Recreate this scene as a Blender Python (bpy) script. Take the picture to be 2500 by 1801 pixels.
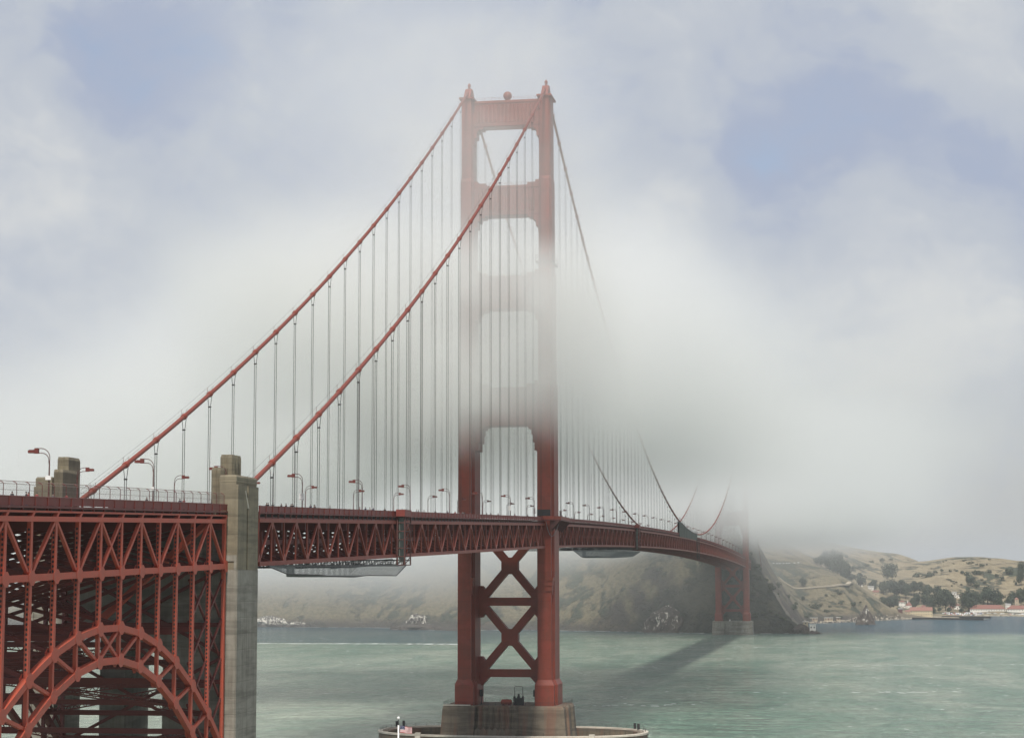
import bpy, math, random
import numpy as np
from mathutils import Vector, Matrix

for _o in list(bpy.data.objects):
    bpy.data.objects.remove(_o, do_unlink=True)
SC = bpy.context.scene
COL = SC.collection
RNG = random.Random(7)

# ------------------------------------------------------------------ camera
def camera():
    yaw, pitch, roll = -0.172899, 0.108699, -0.002357
    f = Vector((math.sin(yaw) * math.cos(pitch), math.cos(yaw) * math.cos(pitch), math.sin(pitch)))
    r = Vector((math.cos(yaw), -math.sin(yaw), 0.0))
    u = r.cross(f)
    r2 = r * math.cos(roll) + u * math.sin(roll)
    u2 = -r * math.sin(roll) + u * math.cos(roll)
    cd = bpy.data.cameras.new('camera')
    cd.sensor_width = 36.0
    cd.lens = 4682.3 / 2500 * 36
    cd.clip_start = 1.0
    cd.clip_end = 60000.0
    co = bpy.data.objects.new('camera', cd)
    m = Matrix((r2, u2, -f)).transposed().to_4x4()
    m.translation = Vector((114.818, -649.691, 55.671))
    co.matrix_world = m
    COL.objects.link(co)
    SC.camera = co
camera()

# ------------------------------------------------------------------ light
SUN_DIR = Vector((0.03, -0.56, 0.83)).normalized()      # towards the sun
SUN_EL = math.asin(SUN_DIR.z)
SUN_AZ = math.atan2(SUN_DIR.x, SUN_DIR.y)
sd = bpy.data.lights.new('sun', 'SUN')
sd.energy = 4.3
sd.angle = math.radians(5.0)
sd.color = (1.0, 0.95, 0.87)
so = bpy.data.objects.new('sun', sd)
so.rotation_euler = SUN_DIR.to_track_quat('Z', 'Y').to_euler()
so.location = (0, -300, 400)
COL.objects.link(so)

SC.view_settings.view_transform = 'Standard'
SC.view_settings.look = 'None'
SC.view_settings.gamma = 1.0
SC.view_settings.use_curve_mapping = False
SC.view_settings.exposure = 0.0
SC.render.engine = 'CYCLES'
SC.cycles.use_denoising = True
SC.cycles.use_adaptive_sampling = True
SC.cycles.adaptive_threshold = 0.02
SC.cycles.max_bounces = 12
SC.cycles.diffuse_bounces = 3
SC.cycles.glossy_bounces = 2
SC.cycles.volume_bounces = 12
SC.cycles.transparent_max_bounces = 8
SC.cycles.volume_max_steps = 256
SC.cycles.sample_clamp_indirect = 6.0


# ------------------------------------------------------------------ node helpers
class G:
    """Small helper that wires math nodes."""
    def __init__(s, nt):
        s.nt = nt
    def n(s, t, **kw):
        x = s.nt.nodes.new(t)
        for k, v in kw.items():
            setattr(x, k, v)
        return x
    def put(s, sock, v):
        if hasattr(v, 'is_output') or isinstance(v, bpy.types.NodeSocket):
            s.nt.links.new(v, sock)
        else:
            sock.default_value = v
    def m(s, op, a, b=0.0, c=0.0, clamp=False):
        x = s.n('ShaderNodeMath', operation=op, use_clamp=clamp)
        for i, v in enumerate((a, b, c)):
            s.put(x.inputs[i], v)
        return x.outputs[0]
    def add(s, a, b): return s.m('ADD', a, b)
    def sub(s, a, b): return s.m('SUBTRACT', a, b)
    def mul(s, a, b): return s.m('MULTIPLY', a, b)
    def smooth(s, v, a, b, lo=0.0, hi=1.0):
        x = s.n('ShaderNodeMapRange', interpolation_type='SMOOTHSTEP')
        for k, q in (('Value', v), ('From Min', a), ('From Max', b), ('To Min', lo), ('To Max', hi)):
            s.put(x.inputs[k], q)
        return x.outputs[0]
    def noise(s, vec, scale, detail=3.0, rough=0.55, dist=0.0):
        x = s.n('ShaderNodeTexNoise')
        if vec is not None:
            s.put(x.inputs['Vector'], vec)
        x.inputs['Scale'].default_value = scale
        x.inputs['Detail'].default_value = detail
        x.inputs['Roughness'].default_value = rough
        x.inputs['Distortion'].default_value = dist
        return x
    def vec(s, op, a, b):
        x = s.n('ShaderNodeVectorMath', operation=op)
        s.put(x.inputs[0], a)
        s.put(x.inputs[1], b)
        return x.outputs['Value'] if op == 'DOT_PRODUCT' else x.outputs[0]
    def mix(s, f, a, b, blend='MIX'):
        x = s.n('ShaderNodeMix', data_type='RGBA', blend_type=blend)
        s.put(x.inputs[0], f)
        for i, v in ((6, a), (7, b)):
            s.put(x.inputs[i], v if not isinstance(v, tuple) else (*v[:3], 1.0))
        return x.outputs[2]
    def xyz(s, v):
        x = s.n('ShaderNodeSeparateXYZ')
        s.put(x.inputs[0], v)
        return x.outputs


# ------------------------------------------------------------------ sky
def world():
    w = bpy.data.worlds.new('World')
    SC.world = w
    w.use_nodes = True
    nt = w.node_tree
    nt.nodes.clear()
    g = G(nt)
    out = g.n('ShaderNodeOutputWorld')
    tc = g.n('ShaderNodeTexCoord')
    d = tc.outputs['Generated']
    sky = g.n('ShaderNodeTexSky', sky_type='NISHITA')
    sky.sun_disc = False
    sky.sun_elevation = SUN_EL
    sky.sun_rotation = SUN_AZ
    sky.altitude = 50.0
    sky.air_density = 1.0
    sky.dust_density = 2.0
    bg1 = g.n('ShaderNodeBackground')
    nt.links.new(sky.outputs[0], bg1.inputs[0])
    bg1.inputs[1].default_value = 0.14
    warp = g.noise(d, 4.0, 5.0, 0.6)
    dv = g.vec('ADD', d, g.vec('MULTIPLY', g.vec('SUBTRACT', warp.outputs['Color'], (0.5, 0.5, 0.5)), (0.20, 0.20, 0.13)))
    nd = g.n('ShaderNodeVectorMath', operation='NORMALIZE')
    nt.links.new(dv, nd.inputs[0])
    x, y, z = g.xyz(dv)
    zc = g.xyz(d)[2]
    st = g.n('ShaderNodeCombineXYZ')
    nt.links.new(x, st.inputs[0]); nt.links.new(y, st.inputs[1]); nt.links.new(g.mul(z, 1.6), st.inputs[2])
    big = g.noise(st.outputs[0], 3.4, 4.0, 0.5).outputs['Fac']
    mid = g.noise(st.outputs[0], 10.0, 6.0, 0.62).outputs['Fac']
    fine = g.noise(st.outputs[0], 34.0, 5.0, 0.6).outputs['Fac']
    n = g.add(g.add(g.mul(big, 0.54), g.mul(mid, 0.34)), g.mul(fine, 0.12))
    # thinner and thicker places in the cloud deck, all round the sky
    for az, el, rad, amp in ((-20.6, 15.8, 3.8, -.13), (-0.7, 14.1, 4.0, -.13), (3.5, 10.5, 8.0, -.035), (-13.4, 17.5, 8.0, -.05), (-25.0, 13.5, 7.0, .07), (-19.7, 11.0, 7.0, .05), (1.1, 7.2, 5.5, .15), (-6.1, 8.6, 3.8, .09), (-7.0, 4.6, 5.0, -.03),
                             (40, 30, 14, -.16), (-75, 40, 18, -.18), (150, 48, 20, -.18), (-150, 28, 14, -.15), (95, 55, 16, -.14), (70, 15, 14, .08), (-60, 16, 14, .08), (180, 20, 16, .07)):
        a, e = math.radians(az), math.radians(el)
        h = (math.sin(a) * math.cos(e), math.cos(a) * math.cos(e), math.sin(e))
        n = g.add(n, g.smooth(g.vec('DOT_PRODUCT', nd.outputs[0], h), math.cos(math.radians(rad)), 1.0, 0.0, amp))
    cloud = g.mix(g.smooth(n, 0.40, 0.52), (0.40, 0.455, 0.585), (0.51, 0.55, 0.62))
    cloud = g.mix(g.smooth(n, 0.51, 0.69), cloud, (0.68, 0.695, 0.70))
    low = g.smooth(zc, 0.0, 0.14, 1.0, 0.0)
    # the sea horizon to the west is brighter and warmer than the land side
    wa = math.radians(-38.0)
    west = g.smooth(g.vec('DOT_PRODUCT', d, (math.sin(wa), math.cos(wa), 0.0)), 0.78, 0.97)
    lowc = g.mix(west, (0.50, 0.495, 0.455), (0.80, 0.77, 0.665))
    cloud = g.mix(g.mul(low, g.smooth(n, 0.34, 0.56, 0.6, 0.9)), cloud, lowc)
    bg2 = g.n('ShaderNodeBackground')
    nt.links.new(cloud, bg2.inputs[0])
    bg2.inputs[1].default_value = 1.0
    fac = g.smooth(n, 0.26, 0.42, 0.50, 1.0)
    mx = g.n('ShaderNodeMixShader')
    nt.links.new(fac, mx.inputs[0])
    nt.links.new(bg1.outputs[0], mx.inputs[1])
    nt.links.new(bg2.outputs[0], mx.inputs[2])
    nt.links.new(mx.outputs[0], out.inputs[0])
world()


# ------------------------------------------------------------------ materials
def new_mat(name):
    m = bpy.data.materials.new(name)
    m.use_nodes = True
    nt = m.node_tree
    bsdf = nt.nodes['Principled BSDF']
    return m, G(nt), bsdf

def simple(name, col, rough=0.6, metal=0.0, var=0.12, scale=1.5):
    m, g, b = new_mat(name)
    tc = g.n('ShaderNodeTexCoord')
    n = g.noise(tc.outputs['Object'], scale, 4.0, 0.6).outputs['Fac']
    v = g.smooth(n, 0.3, 0.7, 1.0 - var, 1.0 + var)
    c = g.n('ShaderNodeVectorMath', operation='SCALE')
    c.inputs[0].default_value = col
    g.nt.links.new(v, c.inputs['Scale'])
    g.nt.links.new(c.outputs[0], b.inputs['Base Color'])
    b.inputs['Roughness'].default_value = rough
    b.inputs['Metallic'].default_value = metal
    return m

def paint(name, col, worn, scale=0.35, seam=0.0):
    """Weathered bridge paint: broad fading, vertical run-off streaks, a few rusty blotches."""
    m, g, b = new_mat(name)
    ge = g.n('ShaderNodeNewGeometry')
    P = ge.outputs['Position']
    n1 = g.noise(P, scale, 4.0, 0.6).outputs['Fac']
    n2 = g.noise(g.vec('MULTIPLY', P, (2.2, 2.2, 0.12)), 1.0, 4.0, 0.65).outputs['Fac']
    n3 = g.noise(P, 2.6, 5.0, 0.7).outputs['Fac']
    f = g.m('ADD', g.mul(g.smooth(n1, 0.38, 0.66), 0.5), g.mul(g.smooth(n2, 0.45, 0.75), 0.5), clamp=True)
    c = g.mix(f, col, worn)
    c = g.mix(g.smooth(n3, 0.60, 0.74, 0.0, 0.45), c, (0.12, 0.045, 0.030))
    if seam:
        z = g.xyz(P)[2]
        zz = g.m('FRACT', g.m('DIVIDE', z, seam))
        c = g.mix(g.mul(g.smooth(zz, 0.07, 0.0), 0.35), c, (0.09, 0.025, 0.018))
        pb = g.noise(g.vec('MULTIPLY', P, (0.25, 0.12, 0.31)), 1.0, 1.0, 0.3).outputs['Fac']
        c = g.mix(g.smooth(pb, 0.56, 0.60, 0.0, 0.25), c, (0.33, 0.060, 0.040))
    g.nt.links.new(c, b.inputs['Base Color'])
    b.inputs['Roughness'].default_value = 0.55
    bp = g.n('ShaderNodeBump')
    bp.inputs['Strength'].default_value = 0.15
    bp.inputs['Distance'].default_value = 0.05
    g.nt.links.new(n3, bp.inputs['Height'])
    g.nt.links.new(bp.outputs[0], b.inputs['Normal'])
    return m

def concrete(name, col, dark, lift=1.8, red=0.0):
    """Board-marked concrete cast in lifts, with streaks; optionally red paint run-off."""
    m, g, b = new_mat(name)
    ge = g.n('ShaderNodeNewGeometry')
    P = ge.outputs['Position']
    x, y, z = g.xyz(P)
    n1 = g.noise(P, 0.45, 5.0, 0.6).outputs['Fac']
    n2 = g.noise(g.vec('MULTIPLY', P, (0.9, 0.9, 0.06)), 1.0, 5.0, 0.6).outputs['Fac']
    n4 = g.noise(g.vec('MULTIPLY', P, (0.06, 0.06, 0.55)), 1.0, 4.0, 0.6).outputs['Fac']
    zz = g.m('FRACT', g.m('DIVIDE', g.add(z, g.mul(n1, 0.12)), lift))
    line = g.m('MAXIMUM', g.smooth(zz, 0.05, 0.0), g.smooth(zz, 0.95, 1.0))
    f = g.m('ADD', g.mul(g.smooth(n1, 0.38, 0.68), 0.35), g.mul(g.smooth(n2, 0.42, 0.72), 0.55), clamp=True)
    c = g.mix(f, col, dark)
    c = g.mix(g.smooth(n4, 0.44, 0.62, 0.0, 0.5), c, tuple(0.62 * q for q in dark))
    c = g.mix(g.mul(line, 0.18), c, tuple(0.45 * q for q in dark))
    if red:
        n3 = g.noise(g.vec('MULTIPLY', P, (0.35, 0.35, 0.03)), 1.0, 3.0, 0.6).outputs['Fac']
        c = g.mix(g.mul(g.smooth(n3, 0.46, 0.66), red), c, (0.24, 0.10, 0.06))
    g.nt.links.new(c, b.inputs['Base Color'])
    b.inputs['Roughness'].default_value = 0.85
    bp = g.n('ShaderNodeBump')
    bp.inputs['Strength'].default_value = 0.4
    bp.inputs['Distance'].default_value = 0.08
    g.nt.links.new(g.sub(g.noise(P, 3.0, 5.0, 0.65).outputs['Fac'], g.mul(line, 0.6)), bp.inputs['Height'])
    g.nt.links.new(bp.outputs[0], b.inputs['Normal'])
    return m

M = {}
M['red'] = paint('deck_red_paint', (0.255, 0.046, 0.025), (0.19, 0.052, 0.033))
M['red_arch_lit'] = paint('lit_arch_red_paint', (0.49, 0.088, 0.048), (0.38, 0.10, 0.062))  # bridge red lightened so the arch faces in shade look lit
M['red_tower'] = paint('tower_paint', (0.25, 0.042, 0.021), (0.17, 0.047, 0.028), 0.12, 3.2)
M['red_shaded'] = paint('shaded_red_paint', (0.15, 0.030, 0.022), (0.12, 0.033, 0.025))  # bridge red darkened: shade of hidden and far steel put into the colour
M['red_light'] = paint('cable_paint', (0.21, 0.039, 0.021), (0.18, 0.050, 0.031), 0.8)
M['rope'] = simple('suspender_rope', (0.030, 0.016, 0.014), 0.7)
M['red_mid'] = paint('railing_paint', (0.20, 0.034, 0.024), (0.17, 0.040, 0.030))
M['lamp'] = simple('backlit_lamp_paint', (0.085, 0.018, 0.014), 0.6)  # lamp red darkened to paint in the backlit silhouette look
M['conc'] = concrete('tan_concrete', (0.235, 0.20, 0.135), (0.145, 0.122, 0.083), 3.0)
M['conc_grey'] = concrete('grey_concrete', (0.29, 0.27, 0.225), (0.15, 0.132, 0.105), 2.6)
M['conc_pier'] = concrete('pier_concrete', (0.20, 0.16, 0.115), (0.105, 0.083, 0.06), 6.0, 0.45)
M['conc_cap'] = concrete('pale_coping', (0.62, 0.56, 0.47), (0.45, 0.40, 0.33), 9.0)
M['dark'] = simple('dark_steel', (0.03, 0.027, 0.026), 0.6)
M['dark_red'] = simple('dark_red_scaffold', (0.10, 0.035, 0.03), 0.7)
M['white'] = simple('white_paint', (0.78, 0.77, 0.74), 0.5, var=0.04)
M['black'] = simple('black_lettering', (0.02, 0.02, 0.02), 0.6)
M['asphalt'] = simple('asphalt', (0.05, 0.05, 0.05), 0.9)
M['net'] = simple('grey_netting', (0.26, 0.27, 0.27), 0.9)
M['tarp'] = simple('grey_green_tarpaulin', (0.09, 0.10, 0.085), 0.8)
M['rail_thin'] = simple('fence_wire', (0.22, 0.16, 0.14), 0.6)


# ------------------------------------------------------------------ mesh helpers
class MB:
    def __init__(s):
        s.v, s.f, s.mi = [], [], []
    def poly(s, pts, m=0):
        b = len(s.v)
        s.v += [tuple(p) for p in pts]
        s.f.append(tuple(range(b, b + len(pts)))); s.mi.append(m)
    def add(s, verts, faces, m=0):
        b = len(s.v)
        s.v += [tuple(p) for p in verts]
        s.f += [tuple(i + b for i in f) for f in faces]
        s.mi += [m] * len(faces)
    def box(s, x0, x1, y0, y1, z0, z1, m=0):
        s.add([(x0, y0, z0), (x1, y0, z0), (x1, y1, z0), (x0, y1, z0), (x0, y0, z1), (x1, y0, z1), (x1, y1, z1), (x0, y1, z1)],
              [(0, 3, 2, 1), (4, 5, 6, 7), (0, 1, 5, 4), (1, 2, 6, 5), (2, 3, 7, 6), (3, 0, 4, 7)], m)
    def beam(s, p0, p1, w, h, up=(0, 0, 1), m=0):
        """Bar from p0 to p1; w across, h along `up`."""
        p0, p1 = Vector(p0), Vector(p1)
        d = (p1 - p0).normalized()
        up = Vector(up)
        if abs(d.dot(up)) > 0.98:
            up = Vector((0, 1, 0)) if abs(d.y) < 0.9 else Vector((1, 0, 0))
        a = d.cross(up).normalized() * (w / 2)
        b = a.cross(d).normalized() * (h / 2)
        V = [q + i * a + j * b for q in (p0, p1) for i, j in ((-1, -1), (1, -1), (1, 1), (-1, 1))]
        s.add(V, [(0, 3, 2, 1), (4, 5, 6, 7), (0, 1, 5, 4), (1, 2, 6, 5), (2, 3, 7, 6), (3, 0, 4, 7)], m)
    def tube(s, pts, r, n=8, m=0, cap=True):
        pts = [Vector(p) for p in pts]
        rs = r if isinstance(r, (list, tuple)) else [r] * len(pts)
        rings = []
        ref = None
        for i, p in enumerate(pts):
            d = (pts[min(i + 1, len(pts) - 1)] - pts[max(i - 1, 0)]).normalized()
            if ref is None:
                ref = Vector((1, 0, 0)) if abs(d.x) < 0.8 else Vector((0, 0, 1))
            a = (ref - d * ref.dot(d)).normalized()
            ref = a
            b = d.cross(a)
            rings.append([p + (a * math.cos(2 * math.pi * k / n) + b * math.sin(2 * math.pi * k / n)) * rs[i] for k in range(n)])
        V = [q for R in rings for q in R]
        F = []
        for i in range(len(pts) - 1):
            for k in range(n):
                k2 = (k + 1) % n
                F.append((i * n + k, i * n + k2, (i + 1) * n + k2, (i + 1) * n + k))
        if cap:
            F.append(tuple(reversed(range(n))))
            F.append(tuple(range((len(pts) - 1) * n, len(pts) * n)))
        s.add(V, F, m)
    def loft(s, rings, m=0, cap=True):
        n = len(rings[0])
        V = [q for R in rings for q in R]
        F = []
        for i in range(len(rings) - 1):
            for k in range(n):
                k2 = (k + 1) % n
                F.append((i * n + k, i * n + k2, (i + 1) * n + k2, (i + 1) * n + k))
        if cap:
            F.append(tuple(reversed(range(n))))
            F.append(tuple(range((len(rings) - 1) * n, len(rings) * n)))
        s.add(V, F, m)
    def prism_y(s, poly, y0, y1, m=0):
        """poly: list of (x, z), extruded along y."""
        s.loft([[(x, y0, z) for x, z in poly], [(x, y1, z) for x, z in poly]], m)
    def prism_x(s, poly, x0, x1, m=0):
        s.loft([[(x0, y, z) for y, z in poly], [(x1, y, z) for y, z in poly]], m)
    def prism_z(s, poly, z0, z1, m=0):
        s.loft([[(x, y, z0) for x, y in poly], [(x, y, z1) for x, y in poly]], m)
    def mesh(s, name, mats, off=(0, 0, 0), smooth=False):
        me = bpy.data.meshes.new(name)
        ox, oy, oz = off
        me.from_pydata([(x - ox, y - oy, z - oz) for x, y, z in s.v], [], s.f)
        if not isinstance(mats, (list, tuple)):
            mats = [mats]
        for q in mats:
            me.materials.append(q)
        if len(mats) > 1:
            me.polygons.foreach_set('material_index', s.mi)
        if smooth:
            me.polygons.foreach_set('use_smooth', [True] * len(me.polygons))
        import bmesh
        bm = bmesh.new(); bm.from_mesh(me)
        bmesh.ops.recalc_face_normals(bm, faces=bm.faces)
        bm.to_mesh(me); bm.free()
        me.update()
        return me
    def build(s, name, mats, parent=None, smooth=False, kind=None, label=None):
        off = wloc(parent) if parent else Vector((0, 0, 0))
        me = s.mesh(name, mats, off, smooth)
        return put(name, me, parent, kind=kind, label=label)

def wloc(o):
    v = Vector((0, 0, 0))
    while o is not None:
        v = v + o.location
        o = o.parent
    return v

def put(name, me, parent=None, loc=None, kind=None, label=None):
    o = bpy.data.objects.new(name, me)
    COL.objects.link(o)
    if parent:
        o.parent = parent
    if loc is not None:
        o.location = loc
    if kind:
        o['kind'] = kind
    if label:
        o['label'] = label
    return o

def tag(o, label=None, cat=None, group=None, kind=None):
    if label: o['label'] = label
    if cat: o['category'] = cat
    if group: o['group'] = group
    if kind: o['kind'] = kind
    return o

def thing(name, loc, label, cat, group=None):
    o = bpy.data.objects.new(name, None)
    o.empty_display_size = 0.5
    o.location = loc
    COL.objects.link(o)
    return tag(o, label, cat, group)

def kids(o):
    return [c for c in o.children]

def copy_tree(o, parent=None, loc=None, rotz=None, scale=None):
    c = o.copy()
    COL.objects.link(c)
    if parent: c.parent = parent
    if loc is not None: c.location = loc
    if rotz is not None: c.rotation_euler = (0, 0, rotz)
    if scale is not None: c.scale = scale
    for ch in kids(o):
        copy_tree(ch, c)
    return c

_unit = {}
def bar(name, p0, p1, w, h, mat, parent, across=None):
    """A bar that shares one unit-box mesh per material; w lies across (x by default), h in the plane."""
    if mat.name not in _unit:
        mb = MB(); mb.box(-.5, .5, -.5, .5, 0, 1)
        _unit[mat.name] = mb.mesh('steel_bar_' + mat.name, mat)
    o = bpy.data.objects.new(name, _unit[mat.name])
    COL.objects.link(o)
    o.parent = parent
    p0, p1 = Vector(p0), Vector(p1)
    d = p1 - p0
    L = d.length
    d.normalize()
    a = Vector(across) if across else Vector((1, 0, 0))
    a = (a - d * a.dot(d)).normalized()
    b = d.cross(a)
    m = Matrix((a * w, b * h, d * L)).transposed().to_4x4()
    m.translation = p0 - wloc(parent)
    o.matrix_basis = m
    return o


# ------------------------------------------------------------------ terrain
SHORE = [(-2600, 1750), (-1400, 1660), (-900, 1600), (-643, 1557), (-508, 1522), (-432, 1517), (-376, 1485), (-338, 1419), (-301, 1378), (-251, 1443),
         (-177, 1399), (-104, 1372), (-60, 1338), (-22, 1322), (23, 1312), (52, 1330), (62, 1312), (86, 1303), (84, 1325), (60, 1362), (54, 1450), (52, 1600), (62, 1740),
         (90, 1785), (117, 1835), (150, 1935), (193, 1995), (237, 2045), (283, 2120), (315, 2235), (360, 2200), (600, 2260), (900, 2240), (1600, 2240),
         (1600, 5200), (-2600, 5200)]
CTRL = [(24, 1400, 92), (33, 1382, 60), (46, 1366, 26), (10, 1440, 108), (-22, 1345, 30), (-22, 1375, 66), (-60, 1400, 74), (-100, 1450, 95), (40, 1450, 62), (48, 1500, 26),
        (30, 1540, 90), (-60, 1560, 165), (-20, 1750, 140), (20, 1900, 60), (40, 1650, 40), (50, 1760, 14), (70, 1318, 7), (76, 1310, 3),
        (53, 2060, 80), (20, 2060, 84), (-40, 2060, 110), (80, 2015, 63), (104, 1968, 52), (75, 1940, 44), (40, 1930, 43), (60, 1860, 19), (75, 1810, 5), (100, 1840, 9), (120, 1900, 18), (147, 1985, 27),
        (180, 2020, 6), (130, 2060, 44), (160, 2080, 18), (184, 2120, 6), (172, 2200, 9), (215, 2090, 3), (231, 2130, 4), (250, 2250, 2.6), (250, 2310, 4), (300, 2320, 3.2), (300, 2200, 2.2), (345, 2240, 2.4), (370, 2310, 3), (450, 2340, 3.2), (700, 2320, 4),
        (190, 2330, 13), (176, 2370, 12), (215, 2450, 23), (260, 2450, 21), (330, 2450, 12), (375, 2430, 10), (312, 2600, 35), (270, 2690, 62), (300, 2700, 66), (345, 2680, 47), (400, 2700, 54), (450, 2720, 62), (600, 2650, 40),
        (130, 2400, 40), (118, 2330, 48), (92, 2260, 58), (40, 2250, 95), (-60, 2300, 150), (180, 2750, 52), (120, 2700, 66), (30, 2800, 125), (220, 2850, 62), (230, 3000, 84),
        (60, 3200, 128), (133, 3200, 112), (216, 3200, 101), (280, 3260, 70), (276, 3120, 70), (307, 3000, 93), (360, 3000, 93), (417, 3000, 83), (480, 3060, 76), (620, 3100, 92), (800, 3100, 80),
        (100, 3700, 90), (300, 3700, 60), (600, 3700, 70), (-400, 2200, 240), (-1000, 2400, 260), (-400, 3400, 220), (900, 2700, 60), (900, 3700, 60)]
for sx, sy in ((-1000, 1620), (-800, 1585), (-643, 1557), (-508, 1522), (-432, 1517), (-376, 1485), (-251, 1445), (-177, 1402)):
    CTRL += [(sx, sy + 6, 8), (sx, sy + 75, 60), (sx, sy + 170, 128), (sx, sy + 330, 205)]

def _noise2(x, y, s, seed):
    """Value noise on numpy arrays, smooth, range about -1..1."""
    x, y = x / s, y / s
    i, j = np.floor(x).astype(np.int64), np.floor(y).astype(np.int64)
    fx, fy = x - i, y - j
    fx, fy = fx * fx * (3 - 2 * fx), fy * fy * (3 - 2 * fy)
    def h(a, b):
        q = (a * 374761393 + b * 668265263 + seed * 974634777) & 0x7fffffff
        q = ((q ^ (q >> 13)) * 1274126177) & 0x7fffffff
        return ((q ^ (q >> 16)) & 0xffff) / 32767.5 - 1
    return (h(i, j) * (1 - fx) + h(i + 1, j) * fx) * (1 - fy) + (h(i, j + 1) * (1 - fx) + h(i + 1, j + 1) * fx) * fy

def shore_dist(px, py):
    n = len(SHORE)
    d2 = np.full(px.shape, 1e18)
    ins = np.zeros(px.shape, bool)
    for k in range(n):
        (ax, ay), (bx, by) = SHORE[k], SHORE[(k + 1) % n]
        ex, ey = bx - ax, by - ay
        t = np.clip(((px - ax) * ex + (py - ay) * ey) / (ex * ex + ey * ey), 0, 1)
        d2 = np.minimum(d2, (px - ax - t * ex) ** 2 + (py - ay - t * ey) ** 2)
        c = (ay > py) != (by > py)
        if ey != 0:
            ins ^= c & (px < (bx - ax) * (py - ay) / ey + ax)
    d = np.sqrt(d2)
    return np.where(ins, d, -d)

_C = np.array(CTRL, float)
_S = 400.0
def _phi(r2):
    return np.where(r2 > 1e-12, 0.5 * r2 * np.log(np.maximum(r2, 1e-12)), 0.0)
_X = _C[:, :2] / _S
_A = np.zeros((len(_C) + 3, len(_C) + 3))
_r2 = ((_X[:, None] - _X[None]) ** 2).sum(-1)
_A[:len(_C), :len(_C)] = _phi(_r2) + np.eye(len(_C)) * 0.0006
_A[:len(_C), -3] = 1; _A[:len(_C), -2:] = _X
_A[-3, :len(_C)] = 1; _A[-2:, :len(_C)] = _X.T
_W = np.linalg.solve(_A, np.concatenate([_C[:, 2], [0, 0, 0]]))

def height(px, py):
    px, py = np.asarray(px, float), np.asarray(py, float)
    h = _W[-3] + _W[-2] * px / _S + _W[-1] * py / _S
    for k in range(len(_C)):
        r2 = (px / _S - _X[k, 0]) ** 2 + (py / _S - _X[k, 1]) ** 2
        h = h + _W[k] * _phi(r2)
    d = shore_dist(px, py)
    west = 1 / (1 + np.exp((px - 40) / 25.0))
    far = np.clip((py - 1500) / 400, 0, 1)
    wob = _noise2(px, py, 26, 3) * 5 + _noise2(px, py, 11, 5) * 2.2
    # gullies running down the western headland
    gl = _noise2(px * 1.0 + py * 0.35, py * 0.22, 46, 11)
    rough = west * (1 - 0.75 * far * (px > -60))
    h = h + rough * np.clip(d / 60, 0, 1) * (gl * 12 + wob) + (1 - rough) * np.clip(d / 80, 0, 1) * (_noise2(px, py, 90, 8) * 3 + _noise2(px, py, 30, 9) * 1.2)
    nose = np.exp(-(((px + 10) / 90) ** 2 + ((py - 1390) / 110) ** 2))
    h = h + nose * np.clip(d / 25, 0, 1) * (_noise2(px, py, 34, 41) * 9 + _noise2(px, py, 15, 43) * 5)
    cl = np.where(px < 60, 1.7, 0.9) * np.maximum(d + _noise2(px, py, 9, 21) * 2.5 * west, 0) + 0.4 + west * np.clip(_noise2(px, py, 14, 31) * 4 + 2, 0, 6) * (d > 0.5)
    h = np.minimum(np.maximum(h, 1.5), cl)
    return np.where(d > 0, h, np.maximum(-8, d * 0.6 - 0.5))

def ground_z(x, y):
    return float(height(np.array([x]), np.array([y]))[0])

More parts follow.
